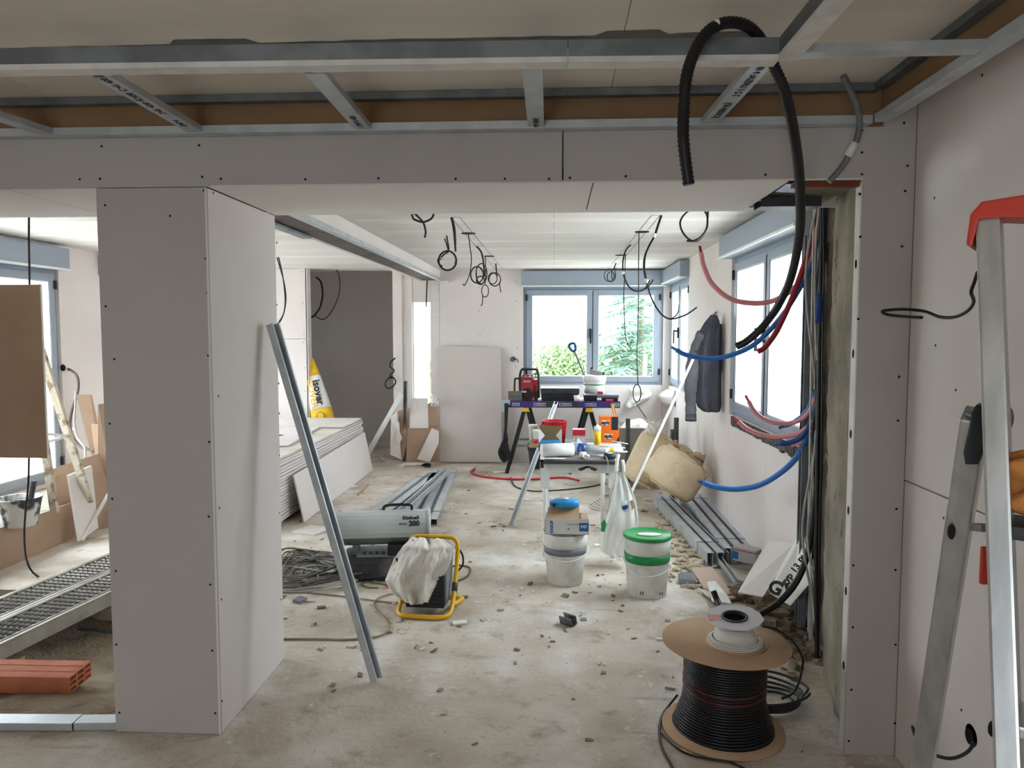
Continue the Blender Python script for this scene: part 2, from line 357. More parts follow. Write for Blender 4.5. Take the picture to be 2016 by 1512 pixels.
# jamb column on the right: bare concrete, rusty strip, perforated steel stud
co = root('column')
def plan(poly, z0, z1):
    return MB().poly([(x,y,z0) for x,y in poly], (0,0,z1-z0))
cb = MB()
PL = [(1.135,2.93),(1.175,3.1),(1.225,3.35),(1.285,3.62),(1.45,3.62),(1.45,2.93)]
NZ = 40
def cface(u, v):
    s = u*3; i = min(2,int(s)); f = s-i; x = PL[i][0]*(1-f)+PL[i+1][0]*f; y = PL[i][1]*(1-f)+PL[i+1][1]*f; z = 2.2*v
    return (x+.012*noise.noise(Vector((x*5,y*9,z*5)))+.006*noise.noise(Vector((y*30,z*30,3))), y, z)
cb.grid(12, 60, cface); cb.box(1.30,1.45,2.93,3.62,0,2.2)
cb.build('concrete_face', CONC, co)
MB().box(1.118, 1.14, 2.90, 2.932, .25, 2.17).build('rusty_strip', REDBROWN, co)
MB().box(.87, 1.14, 2.87, 2.90, 2.13, 2.148).build('rusty_strip', REDBROWN, co)
st = MB().chan((1.107, 2.878, 0), (1.107, 2.878, 2.148), .048, .035, .002, up=(1,0,0)); st.build('steel_stud', WHITEM, co)
sh = MB()
for z in (.33, .62, .93, 1.22, 1.52, 1.85): sh.lathe([(.011,-.001),(.011,.001)], 10, Matrix.Translation((1.1062, 2.878, z)) @ Matrix.Rotation(H,4,'Y') , smooth=False, sx=1.5, sy=.7)
sh.build('stud_holes', HOLE, co, kind='stuff')
# lintel's open end: torn wrapping and a steel plate
MB().box(.87, 1.2, YF+.2, YB-.03, ZS+.03, ZS+.05).build('rough_concrete', CONC, li)
MB().poly([at(1548,362,Z=ZS+.012), at(1582,362,Z=ZS+.012), at(1575,380,Z=ZS+.012), at(1525,378,Z=ZS+.012)], (0,0,.006)).build('blue_wrap', DBLUE, li)
MB().chan((.87, 3.36, ZS-.02), (1.12, 3.36, ZS-.02), .12, .04, .004).build('steel_plate', DGREY, li)
# --- front room shell
wr = root('wall_right')
MB().box(1.303, 1.6, -3.2, YF+.1, 0, 2.6).build('core', CONC, wr)
zs = at(1775,943,X=1.29).z
boards(wr, [(-3.0,1.0,0,zs),(1.0,YF,0,zs),(-3.0,YF,zs,2.48)], 'x', 1.29, .013, BOARD, False)
sb = MB()
for px, py in ((1933,508),(1934,148),(1840,390),(1882,768),(1858,1020),(1884,1197),(1893,1398),(1842,680)): sb.lathe([(.005,-.001),(.004,.001)], 6, Matrix.Translation(at(px,py,X=1.29)) @ Matrix.Rotation(H,4,'Y'), smooth=False)
sb.build('screw_heads', SCREW, wr, kind='stuff')
MB().box(1.162, 1.173, -3.0, YF, ZT+.012, ZCF).build('kraft_strip', KRAFTD, wr)
wl = root('wall_left')
def wallblocks(rt, ax, pos, t, u0, u1, z0, z1, holes, m=BOARD, cut=()):
    """wall along u with window holes (a,b,c,d); each block is a sheet of its own"""
    us = sorted(set([u0,u1]+[h[0] for h in holes]+[h[1] for h in holes]+list(cut)))
    for a, b in zip(us, us[1:]):
        hs = [h for h in holes if h[0] <= a+1e-6 and h[1] >= b-1e-6]
        spans = [(z0,z1)] if not hs else [(z0,hs[0][2]),(hs[0][3],z1)]
        for (c,d) in spans:
            if d-c < .01: continue
            q = MB(); p0, p1 = sorted((pos, pos+t))
            if ax == 'x': q.box(p0,p1,a+G/2,b-G/2,c,d)
            else: q.box(a+G/2,b-G/2,p0,p1,c,d)
            q.build('plasterboard', m, rt, bev=.001)
FD = (4.3, 6.45, .30, 2.33); W5 = (7.06, 8.5, .30, 2.33)
W8 = (10.2, 10.7, .6, 2.0)  # unseen opening, added to let light onto the recess back wall
wallblocks(wl, 'x', XL, -.25, -3.2, 11.2, -.5, 2.6, [FD, W5, W8])
wb = root('wall_back')
wallblocks(wb, 'y', -3.0, -.25, -4.4, 1.6, 0, 2.6, [(-1.9, -.3, .03, 2.05)])
cf = root('ceiling')
for x0, x1 in ((-4.4,-1.9),(-1.9,.2),(.2,1.3)):
    MB().box(x0+G/2, x1-G/2, 1.99, YF+.02, ZCF, ZCF+.02).build('plasterboard', PLAST, cf)
MB().box(-4.4, 1.3, -3.1, 1.985, ZCF, ZCF+.02).build('plaster_field', PLAST, cf)
MB().box(-4.6, 1.7, -3.3, YF+.05, ZCF+.02, 2.7).build('core', CONC, cf)
cs = MB()
NT_ = 90
def shadowedge(x): return 2.322+.012*noise.noise(Vector((x*3,1,0)))+(.035 if -1.17 < x < -.93 or .14 < x < .32 else 0)*-1+.006*noise.noise(Vector((x*14,5,0)))
cs.add([(-2.2+2.78*k/NT_, shadowedge(-2.2+2.78*k/NT_), ZCF-.0015) for k in range(NT_+1)]+[(-2.2+2.78*k/NT_, 2.42, ZCF-.0015) for k in range(NT_+1)], [(k,k+1,NT_+2+k,NT_+1+k) for k in range(NT_)])
cs.build('shadow_strip', mat('painted shadow grey', (120,118,116), .8, col2=(104,102,100), scale=6), cf)  # shadow gap above the edge track, painted as a dark strip on the ceiling
# --- main room shell
c2 = root('ceiling_2')
CEIL = mat('taped ceiling', (218,213,210), .75, bump=.015, bscale=60)
for i, (x0, x1) in enumerate(((-4.4,-1.62),(-1.62,at(1091,480,Z=ZC2).x),(at(1091,480,Z=ZC2).x,1.6))):
    MB().box(x0+G/2, x1-G/2, YB, 9.35, ZC2, ZC2+.013).build('plasterboard', CEIL, c2, bev=.001)
MB().box(-4.6, 1.7, YB-.01, 9.4, ZC2+.014, 2.7).build('core', CONC, c2)
cm = MB()
for i, y in enumerate((3.95, 4.6, 5.2, 5.8, 6.4, 7.0, 7.6, 8.2, 8.8)):
    for (a, b) in ((-4.3,-1.72),(-1.35,1.36)):
        n = 26; off = random.uniform(0,9)
        e0 = [(a+(b-a)*k/n, y-.10-.05*noise.noise(Vector((k*.4,y,off))), ZC2-.0008) for k in range(n+1)]
        e1 = [(a+(b-a)*k/n, y+.10+.05*noise.noise(Vector((k*.4,y,off+5))), ZC2-.0008) for k in range(n+1)]
        cm.add(e0+e1, [(k,k+1,n+2+k,n+1+k) for k in range(n)])
cm.build('joint_compound', COMP, c2, kind='stuff')
# pencil lines and lamp holes on the ceiling
ln = MB()
def cline(a, b, wd=.004):
    p = at(*a, Z=ZC2-.0015); q = at(*b, Z=ZC2-.0015); ln.bar(p, q, wd, .0008)
for a, b in (((905,428),(990,530)),((888,428),(975,530)),((888,428),(905,428)),((938,485),(952,485)),((967,519),(981,519)),
             ((1283,424),(1197,530)),((1300,424),(1210,530)),((1283,424),(1300,424)),((1229,482),(1248,482)),((1202,518),(1213,518))): cline(a, b)
ln.build('pencil_lines', INKG, c2, kind='stuff')
for px, py in ((922,459),(963,504),(1264,456),(1222,502)):
    p = at(px, py, Z=ZC2); MB().lathe([(.055,-.004),(.055,.0)], 20, Matrix.Translation(p), smooth=False).build('lamp_hole', HOLE, c2)
wrm = root('wall_right_far')
W2 = (4.18, 6.05, .955, 2.335); W3 = (7.95, 9.27, .955, 2.335)
wallblocks(wrm, 'x', XR, .25, 4.14, 9.6, 0, 2.5, [W2, W3], cut=(5.0, 6.65, 7.3, 8.6))
MB().box(XR-.01, XR+.25, YB, 4.137, 0, 2.5).build('bare_masonry', mat('dark bare masonry',(104,92,76),.95,col2=(74,64,54),scale=5,col3=(128,118,100),scale3=11,bump=.6), wrm)
mo = MB()
for k in range(30):
    y0 = 4.25+1.68*k/30; mo.box(XR-.016+.008*noise.noise(Vector((k*.7,1,0))), XR+.01, y0, y0+.0558, .885+.02*noise.noise(Vector((k*.9,3,0))), .951)
mo.build('mortar_strip', mat('rough grey mortar',(98,94,88),.95,col2=(66,62,58),scale=14,bump=.8,bscale=40), wrm)
wf = root('wall_far')
W1 = (-.385, 1.31, .955, 2.34)
wallblocks(wf, 'y', YFAR, .25, -1.53, 1.7, 0, 2.6, [W1], cut=(-1.42,.45))
wallblocks(wf, 'y', YFAR, .25, -1.76, -1.53, 0, 2.6, [(-1.76,-1.53,.3,1.97)])
MB().box(-1.88,-1.76, YFAR-.02, YFAR+.30, 0, 2.6).build('plasterboard', BOARD, wf)
MB().box(-1.99,-1.88, YFAR-.06, YFAR+.30, 0, 2.6).build('plasterboard', BOARD, wf)
MB().box(-1.99,-1.87, YFAR+.3, 11.2, 0, 2.6).build('plasterboard', BOARD, wf)
MB().box(-1.90,-1.35, YFAR+.42, YFAR+.47, .0, .3).build('plasterboard', BOARD, wf)
sb = MB()
for y in (570,590,613,625,650,690,705,735,760): 
    for d in (-2,2): sb.lathe([(.0035,-.001),(.003,.001)], 6, Matrix.Translation(at(861+d,y,Y=YFAR)) @ Matrix.Rotation(H,4,'X'), smooth=False)
for px, py in ((944,566),(944,612),(1017,555),(1016,593),(1018,685),(945,660)): sb.lathe([(.006,-.001),(.005,.001)], 6, Matrix.Translation(at(px,py,Y=YFAR)) @ Matrix.Rotation(H,4,'X'), smooth=False)
sb.build('screw_heads', SCREW, wf, kind='stuff')
wlf = root('wall_far_left')
boards(wlf, [(-4.35,-2.96,0,1.52),(-4.35,-2.96,1.52,2.36)], 'y', 8.94, .013, BOARD, True, .12)
MB().box(-4.4,-2.975, 8.955, 9.05, 0, 2.4).build('core', CONC, wlf)
MB().box(-2.975,-2.955, 8.94, 9.07, 0, 2.4).build('edge_stud', BOARD, wlf)
wrc = root('wall_recess')
for x0, x1 in ((-4.5,-2.3),(-2.3,-1.85)): MB().box(x0+G/2, x1-G/2, 11.1, 11.13, 0, 2.6).build('plasterboard', BOARD, wrc)
MB().box(-4.6,-1.85, 9.36, 11.2, 2.48, 2.5).build('plasterboard', BOARD, wrc)
# beam: steel section with an unfinished plasterboard casing
be = root('beam')
MB().box(-1.62,-1.432, YB, YFAR, 2.235, 2.25).build('steel_flange', STEELB, be)
MB().box(-1.535,-1.52, YB, YFAR, 2.25, ZC2).build('steel_web', STEELB, be)
MB().box(-1.655,-1.64, YB, YFAR, 2.225, ZC2).build('plasterboard', BOARD, be)
MB().box(-1.42,-1.407, YB, YFAR, 2.245, ZC2-G).build('plasterboard', BOARD, be)
MB().prism([(-.012,0),(.03,0),(.03,.004),(-.008,.004),(-.008,.05),(-.012,.05)], (-1.397, YB, 2.216), (-1.397, YFAR, 2.216)).build('edge_profile', GALV, be)
MB().box(-1.66,-1.60, YB, 4.95, 2.212, 2.228).build('steel_bracket', GALVD, be)
MB().box(-1.42,-1.30, YFAR-.05, YFAR-.002, 2.2, 2.225).build('plaster_patch', COMP, be)
# ------------------------------------------------------------------ windows
def window(name, Mx, u0, u1, z0, z1, box=.19, leaves=2, fr=.06, sash=.065, proud=.10, handle=True):
    """local x along the wall, y into the room, z up; y=0 is the wall face"""
    r = root(name); r.matrix_basis = Mx; WORLD[r.name] = Mx.copy()
    zt = z1-box
    if box:
        MB().box(u0-.02, u1+.02, -.1, proud, zt, z1).build('shutter_box', PVC, r, True, bev=.008)
        MB().box(u0-.02, u1+.02, proud-.005, proud+.012, zt-.004, zt+.012).build('box_rim', WHITEP, r, True)
    f = MB()
    f.box(u0,u0+fr,-.12,-.03,z0,zt).box(u1-fr,u1,-.12,-.03,z0,zt).box(u0+fr,u1-fr,-.12,-.03,z0,z0+fr).box(u0+fr,u1-fr,-.12,-.03,zt-fr,zt)
    f.build('window_frame', PVC, r, True, bev=.004)
    MB().box(u0-.03,u1+.03,-.26,-.1,z0-.02,z0).build('sill', PVC, r, True)
    a0, a1 = u0+fr*.6, u1-fr*.6; wd = (a1-a0)/leaves
    for i in range(leaves):
        a = a0+wd*i+.002; b = a+wd-.004; c, d = z0+fr*.6, zt-fr*.6
        s = MB(); s.box(a,a+sash,-.1,-.012,c,d).box(b-sash,b,-.1,-.012,c,d).box(a+sash,b-sash,-.1,-.012,c,c+sash).box(a+sash,b-sash,-.1,-.012,d-sash,d)
        so = s.build('sash', PVC, r, True, bev=.006)
        MB().box(a+sash,b-sash,-.066,-.06,c+sash,d-sash).build('pane', GLASS, so, True)
        g = MB()
        for (p,q,e,h) in ((a+sash,a+sash+.008,c+sash,d-sash),(b-sash-.008,b-sash,c+sash,d-sash),(a+sash,b-sash,c+sash,c+sash+.008),(a+sash,b-sash,d-sash-.008,d-sash)): g.box(p,q,-.058,-.018,e,h)
        g.build('glazing_bead', WHITEP, so, True)
        hx = a if i == 0 else b
        hg = MB()
        for z in (c+.09, d-.13): hg.box(hx-.012,hx+.012,-.03,.006,z,z+.075)
        hg.build('hinge', BLACK, so, True, bev=.003)
    if handle:
        x = a0+wd+.028; zc = (z0+zt)/2+.02
        h = MB().box(x-.014,x+.014,-.012,.004,zc-.05,zc+.07); h.box(x-.009,x+.009,.004,.045,zc+.02,zc+.04); h.box(x-.011,x+.011,.034,.05,zc-.11,zc+.045)
        h.build('handle', BLACK, r, True, bev=.004)
        MB().box(a0+wd-.003,a0+wd+.003,-.013,-.008,z0+fr,zt-fr).build('gasket', RUBBER, r, True)
    return r
def facing(ax):
    if ax == 'far': return axes((0,YFAR,0), (-1,0,0), (0,-1,0))      # x local = -X
    if ax == 'right': return axes((XR,0,0), (0,1,0), (-1,0,0))
    if ax == 'left': return axes((XL,0,0), (0,-1,0), (1,0,0))
    if ax == 'back': return axes((0,-3.0,0), (1,0,0), (0,1,0))
window('window_1', facing('far'), -W1[1], -W1[0], W1[2], W1[3])
window('window_2', facing('right'), W2[0], W2[1], W2[2], W2[3], .165)
window('window_3', facing('right'), W3[0], W3[1], W3[2], W3[3], .165)
window('window_4', facing('left'), -FD[1], -FD[0], FD[2], FD[3])
window('window_5', facing('left'), -W5[1], -W5[0], W5[2], W5[3])
window('added_window_8', facing('left'), -W8[1], -W8[0], W8[2], W8[3], 0)  # added window out of view, there to brighten the recess
window('window_6', facing('back'), -1.9, -.3, .03, 2.05, 0)
w7 = root('lit_wall_pane'); MB().box(-1.76,-1.53,YFAR+.05,YFAR+.06,.3,1.97).build('pane', GLASS, w7)  # bright pane standing in for a white wall strip lit from the left
MB().box(-1.76,-1.75,YFAR+.04,YFAR+.07,.3,1.97).box(-1.54,-1.53,YFAR+.04,YFAR+.07,.3,1.97).build('window_frame', WHITEP, w7)
# sill ledge along the left window with its board front
MB().box(XL, -3.74, 4.45, 6.9, 0, .27).build('ledge', CONC, kind='structure')
# ================================================================== THINGS
# ---- steel ceiling framing
def profile(name, label, p, q, wd=.048, h=.027, up=(0,0,1), group=None, m=None, prints=None, cat='profile', lip=.008):
    kw = {'label': label, 'cat': cat}
    if group: kw['group'] = group
    r = thing(name, label, cat, p, 0, group)
    MB().chan(p, q, wd, h, .0025, up, lip).build('channel', m or GALV, r)
    if prints:
        d, s, u = frame(p, q, up)
        for (t, body, sz) in prints:
            o = Vector(p)+(Vector(q)-Vector(p))*t-u*.001
            text(body, axes(o, d, -s if u.z > 0 else s), sz, INK, r)
    return r
CZ = ZT+.004
GP = 'cross profiles of the front ceiling frame'
for i, (xw, xo, yo, lab) in enumerate(((-1.906,-1.99,2.19,'galvanised ceiling profile crossing the frame at its far end, half outside the photo'),
        (-1.333,-1.319,2.19,'printed galvanised ceiling profile crossing above the front of the white pillar'),
        (-.703,-.690,2.19,'galvanised ceiling profile crossing the frame just past the white pillar'),
        (-.071,-.066,2.19,'galvanised ceiling profile crossing above the board joint of the lintel'),
        (.547,.573,2.19,'printed galvanised ceiling profile crossing beside the black hanging conduit'))):
    pr = {1: [(.1,'C-47 450',.032),(.42,'2-47 -450- (C450',.032),(.8,'GAL-9',.03)], 2: [(.82,'GAL-9 450',.03)], 3: [(.86,'U/45',.03),(.95,'GAL-9',.024)], 4: [(.28,'(C450/H-47)',.034),(.66,'T-2 1 U/45',.034),(.9,'GAL-9 1001',.03)]}.get(i)
    profile('ceiling_profile', lab, (xw, YF-.052, CZ), (xo, yo, CZ), .058, .022, (0,0,1), GP, GALV, [(1-t, s, z) for t, s, z in (pr or [])] if i != 4 else pr)
profile('ceiling_profile', 'short galvanised profile bridging from the frame corner to the brown side strip', (.64, 2.125, CZ), (1.125, 2.12, CZ), .05, .024, (0,0,1), GP, GALV)
def track(label, p, q, up, wd=.048, h=.03):
    r = thing('ceiling_track', label, 'track', p, 0, 'edge tracks of the front ceiling frame')
    d, s, u = frame(p, q, up)
    MB().chan(p, q, wd, h, .002, up, .004).build('channel', GALV, r)
    return r
TJ = at(1118,105,Y=2.13).x
def edgetrack(label, p, q, side):
    """angle track: a vertical face seen from the room and a dusty bottom lip"""
    r = thing('ceiling_track', label, 'track', p, 0, 'edge tracks of the front ceiling frame')
    p = Vector(p); q = Vector(q); d = (q-p).normalized(); n = Vector(side)
    b = MB(); up = Vector((0,0,1))
    def sweep(poly):
        k = len(poly); vs = [c+n*a+up*z for c in (p,q) for (a,z) in poly]
        b.add(vs, [tuple(range(k)), tuple(reversed(range(k,2*k)))]+[(i,k+i,k+(i+1)%k,(i+1)%k) for i in range(k)])
    sweep([(0,.0),(.003,0),(.003,.055),(.03,.055),(.03,.058),(0,.058)]); b.build('channel', GALVD, r)
    b = MB(); sweep([(-.004,-.003),(.05,-.003),(.05,.003),(.006,.003),(.006,.012),(-.004,.012)]); b.build('bottom_lip', WHITEM, r)
    return r
edgetrack('long steel edge track of the ceiling frame with dusty white lip', (-2.6,2.075,ZT), (TJ-.001,2.12,ZT), (0,1,0))
edgetrack('steel edge track piece running from the joint to the frame corner', (TJ+.001,2.12,ZT), (.60,2.135,ZT), (0,1,0))
edgetrack('steel edge track turning at the corner towards the viewer overhead', (.602,2.14,ZT), (.625,.6,ZT), (1,0,0))
track('steel wall track fixed along the top of the lintel boards', (-4.2,YF-.026,ZT), (1.115,YF-.026,ZT), (0,0,1), .05, .028)
track('steel track along the foot of the brown side strip overhead', (1.15,.6,ZT), (1.142,YF-.06,ZT), (0,0,1), .05, .028)
for lab, a, b in (('upper corner track where ceiling meets the brown strip over the lintel', (-4.2,YF-.02,ZCF-.028), (1.14,YF-.02,ZCF-.028)), ('upper corner track above the brown side strip overhead', (1.142,.6,ZCF-.028), (1.142,YF-.04,ZCF-.028))):
    r = thing('ceiling_track', lab, 'track', a, 0, 'edge tracks of the front ceiling frame'); MB().chan(a, b, .035, .026, .002).build('channel', GALVD, r)
# ---- conduit draped over the frame
def ribbed(P, r, pitch=.0055):
    out = []; R = []; L = 0
    tot = sum((P[i+1]-P[i]).length for i in range(len(P)-1)); n = max(8, int(tot/pitch)); seg = 0; acc = 0
    lens = [(P[i+1]-P[i]).length for i in range(len(P)-1)]
    for k in range(n+1):
        t = tot*k/n
        while seg < len(lens)-1 and acc+lens[seg] < t: acc += lens[seg]; seg += 1
        f = min(1, (t-acc)/max(lens[seg],1e-9)); out.append(P[seg].lerp(P[seg+1], f)); R.append(r if k % 2 else r*.84)
    return out, R
cp = path([(1356,364,2.02),(1350,320,2.02),(1345,270,2.02),(1346,215,2.03),(1350,160,2.03),(1362,115,2.04),(1385,72,2.06),(1412,50,2.08),(1440,44,2.1),(1468,50,2.12),(1490,68,2.15),(1510,98,2.185),(1526,135,2.215),(1545,180,2.24),(1561,250,2.30),(1571,320,2.40),(1576,400,2.6),(1573,470,2.80),(1556,550,3.0),(1530,605,3.1),(1500,645,3.15),(1470,672,3.17),(1450,682,3.18)], 5)
r = thing('conduit', 'thick black corrugated conduit looped over the steel frame, ends dangling', 'conduit', (cp[0].x, cp[0].y, cp[0].z))
P, R = ribbed(cp, .0165, .006); MB().tube(P, R, 10).build('sleeve', BLACKC, r)
MB().tube([cp[34]+Vector((-.003,-.007,.004)), cp[35]+Vector((-.002,-.008,.004)), cp[36]+Vector((-.002,-.007,.003))], [.006,.011,.005], 8).build('paint_smudge', DUST, r)
MB().tube([cp[-1]+Vector((.002,0,.001)), cp[-1]+Vector((-.0006,0,-.0006))], .013, 10).build('open_end', HOLE, r)
r = thing('conduit', 'short grey conduit curving down from the ceiling corner with white clip', 'conduit', at(1660,155,Y=2.6))
MB().tube(path([(1660,150,2.55),(1672,172,2.58),(1684,200,2.62),(1692,232,2.66),(1689,268,2.69),(1676,297,2.71),(1658,328,2.72),(1632,358,2.73)], 6), .0105, 10).build('sleeve', GALVD, r)
MB().tube([at(1684,280,Y=2.70), at(1669,307,Y=2.715)], .0135, 10).build('clip', WHITEP, r)
# ---- coloured pipes fanning out of the corner
def pipe(label, pts, r, m, tip=None, tl=2, n=6):
    t = thing('water_pipe', label, 'pipe', at(pts[-1][0], pts[-1][1], Y=pts[-1][2]), 0, 'plumbing pipes fanning out of the corner')
    P = path(pts, n); MB().tube(P, r, 9).build('sleeve', m, t)
    if tip:
        MB().tube([P[0]+(P[0]-P[1]).normalized()*.035, P[0], P[1]], [r*.6,r*.6,r*.6], 8).build('pipe_end', tip, t)
    return t
pipe('pink sleeved pipe, highest of the fan, its end curling up', [(1380,497,4.15),(1386,525,4.14),(1403,560,4.12),(1440,589,4.08),(1490,597,4.04),(1530,589,4.0),(1568,562,3.95),(1592,520,3.9),(1606,470,3.86),(1612,420,3.84)], .0135, PINK, DRED)
pipe('dark red pipe sagging beside the black conduit end', [(1492,692,3.95),(1506,684,3.95),(1530,650,3.94),(1558,590,3.92),(1580,530,3.9),(1600,470,3.87),(1610,420,3.84)], .0145, DRED)
pipe('blue pipe stretching far across the grey jacket', [(1332,689,4.35),(1352,699,4.32),(1395,706,4.26),(1440,699,4.18),(1488,676,4.1),(1535,628,4.03),(1570,575,3.96),(1596,525,3.9),(1608,470,3.86)], .0135, BLUE, BLUE)
pipe('pink sleeved pipe with red tip, in front of the lower window pane', [(1474,790,4.15),(1484,808,4.13),(1502,824,4.1),(1530,833,4.06),(1565,831,4.0),(1592,812,3.92),(1606,780,3.86)], .0125, PINK, HRED)
pipe('short blue pipe with thin dark tip at the window foot', [(1545,838,4.05),(1568,828,4.0),(1590,808,3.93),(1606,770,3.86)], .0135, BLUE, DBLUE)
pipe('pink sleeved pipe hanging lowest below the window sill', [(1454,830,4.2),(1472,845,4.17),(1500,856,4.12),(1535,860,4.06),(1572,853,3.98),(1598,832,3.9),(1610,800,3.86)], .0125, PINK, HRED)
pipe('dark blue pipe with stubby end under the window corner', [(1537,874,4.05),(1558,871,4.01),(1580,858,3.96),(1598,828,3.9),(1609,790,3.86)], .0145, DBLUE, DBLUE)
pipe('pale pink pipe tucked behind the dark blue one', [(1560,876,4.1),(1580,868,4.02),(1598,848,3.93),(1610,815,3.87)], .011, PINK)
pipe('thick blue pipe reaching in a long bow to the wool rolls', [(1385,951,4.6),(1410,959,4.55),(1450,963,4.46),(1495,955,4.35),(1535,932,4.22),(1566,903,4.1),(1588,865,3.98),(1604,820,3.88)], .0165, BLUE, DBLUE)
pipe('short violet blue pipe pointing down inside the cable bundle', [(1611,634,3.62),(1612,615,3.64),(1614,590,3.68),(1617,560,3.72)], .016, DBLUE)
# ---- cables running down the corner
GC = 'cables running down the bare corner'
cab = [('grey cable bowing out from the corner past the window frame', CGREY, .0058, [(1611,395,3.72),(1600,440,3.74),(1590,500,3.76),(1586,560,3.76),(1592,640,3.76),(1602,720,3.76),(1608,800,3.76),(1604,880,3.76),(1592,950,3.76),(1582,1010,3.76),(1580,1060,3.76),(1588,1120,3.76),(1600,1180,3.74),(1608,1250,3.72),(1614,1292,3.66)]),
 ('grey cable hanging close beside the bowed one', CGREY, .0055, [(1613,400,3.70),(1607,470,3.72),(1604,560,3.73),(1606,660,3.73),(1611,740,3.73),(1613,800,3.73),(1604,880,3.74),(1596,980,3.74),(1590,1060,3.74),(1600,1130,3.73),(1612,1200,3.71)]),
 ('thin pale cable straight down to the floor in the corner', WHITEC, .0045, [(1603,395,3.82),(1600,520,3.82),(1597,700,3.82),(1594,900,3.82),(1592,1050,3.82),(1600,1180,3.8),(1610,1280,3.7)]),
 ('thin black cable, outermost against the concrete', BLACKC, .005, [(1621,392,3.66),(1622,520,3.66),(1619,700,3.66),(1617,900,3.66),(1613,1050,3.66),(1612,1200,3.66),(1611,1300,3.64)]),
 ('black cable behind the blue pipe stub', BLACKC, .006, [(1614,392,3.75),(1613,520,3.75),(1607,700,3.75),(1606,820,3.75),(1612,950,3.74),(1606,1100,3.72),(1608,1300,3.65)]),
 ('thick black cable bundle strapped down the corner', BLACKC, .009, [(1617,395,3.68),(1618,470,3.68),(1614,600,3.69),(1612,760,3.69),(1609,900,3.69),(1608,1000,3.68),(1606,1120,3.67),(1607,1230,3.65),(1608,1303,3.63)]),
 ('black cable crossing the bundle near its top', BLACKC, .006, [(1608,400,3.78),(1618,440,3.7),(1612,520,3.72),(1606,640,3.75),(1610,760,3.72),(1600,860,3.76),(1608,1000,3.72),(1600,1100,3.74)]),
 ('loose grey cable end slanting to the corner floor', CGREY, .004, [(1584,1060,3.78),(1592,1090,3.76),(1602,1120,3.72),(1610,1142,3.68)])]
for lab, m, rr, pts in cab: wire('corner_cable', lab, 'cable', pts, rr, m, GC, 5, 7)
wire('drain_hose', 'thick black hose sweeping from the corner to behind the cable reel', 'hose', [(1404,1163,3.9),(1412,1182,3.88),(1422,1198,3.82),(1440,1214,3.75),(1470,1218,3.72),(1504,1206,3.72),(1540,1180,3.74),(1572,1138,3.76),(1592,1080,3.78),(1604,1000,3.78),(1610,920,3.76),(1611,840,3.74),(1610,760,3.73)], .016, BLACKC, None, 6, 10)
MB().box(1.30,1.375,3.95,4.12,1.95,2.25).build('junction_box', DGREY, bev=.012, label='dark grey box fixed beside the shutter box above the corner cables', cat='box')
r = thing('steel_stud', 'dark steel stud standing in the corner behind the cables', 'profile', (1.33,4.02,0)); MB().chan((1.33,4.02,.0), (1.33,4.02,2.1), .05, .04, .002, (-1,0,0)).build('channel', GALVD, r)
r = thing('steel_stud', 'pale perforated stud standing next to the near window frame', 'profile', (1.34,3.9,0)); MB().chan((1.345,3.93,.0), (1.345,3.93,2.05), .03, .02, .002, (-1,0,0)).build('channel', WHITEM, r)
r = thing('wrapped_pack', 'white film pack with large letters leaning in the corner under the pipes', 'pack', (1.33,4.05,0))
MB().poly([at(1514,1168,Y=4.02), at(1556,1194,Y=3.92), at(1594,1150,Y=3.88), at(1600,1050,Y=3.95), at(1572,1062,Y=4.05)], (.03,.10,0)).build('pack', FILM, r, bev=.01)
a = at(1545,1165,Y=3.97); text('GYP', axes(a+Vector((0,-.012,0)), (.92,-.04,-.38), (.35,0,.92)), .10, INKG, r, bold=.004)
a = at(1563,1120,Y=3.97); text('gyp 13 PL', axes(a+Vector((0,-.012,0)), (.6,0,.8), (-.8,0,.6)), .05, INKG, r, bold=.002)
# ---- wall cables
wire('wall_cable', 'black twin cable looping out of the side wall behind the ladder', 'cable', [(1925,535,1.78),(1918,556,1.8),(1912,575,1.82),(1917,594,1.86),(1905,612,1.9),(1880,624,1.95),(1850,624,2.0),(1820,613,2.05),(1780,609,2.1),(1745,611,2.14),(1737,614,2.15),(1750,620,2.14),(1790,624,2.08),(1815,625,2.04)], .0042, BLACKC)
r = thing('socket_hole', 'round socket hole near the floor with a black cable bowing out', 'socket', at(1912,1448,X=1.29))
p = at(1912,1448,X=1.29); MB().lathe([(.034,-.004),(.034,.0)], 18, Matrix.Translation(p) @ Matrix.Rotation(-H,4,'Y') @ Matrix.Rotation(0,4,'Z')).build('rim', CONC, r)
MB().lathe([(.024,-.006),(.024,-.004)], 18, Matrix.Translation(p-Vector((.0,0,.004))) @ Matrix.Rotation(H,4,'Y')).build('hole', HOLE, r)
MB().tube(path([(1918,1462,1.98),(1905,1480,1.97),(1880,1492,1.98),(1855,1491,2.0),(1825,1478,2.05),(1805,1455,2.1),(1796,1430,2.14)], 5), .0048, 8).build('cable', BLACKC, r)
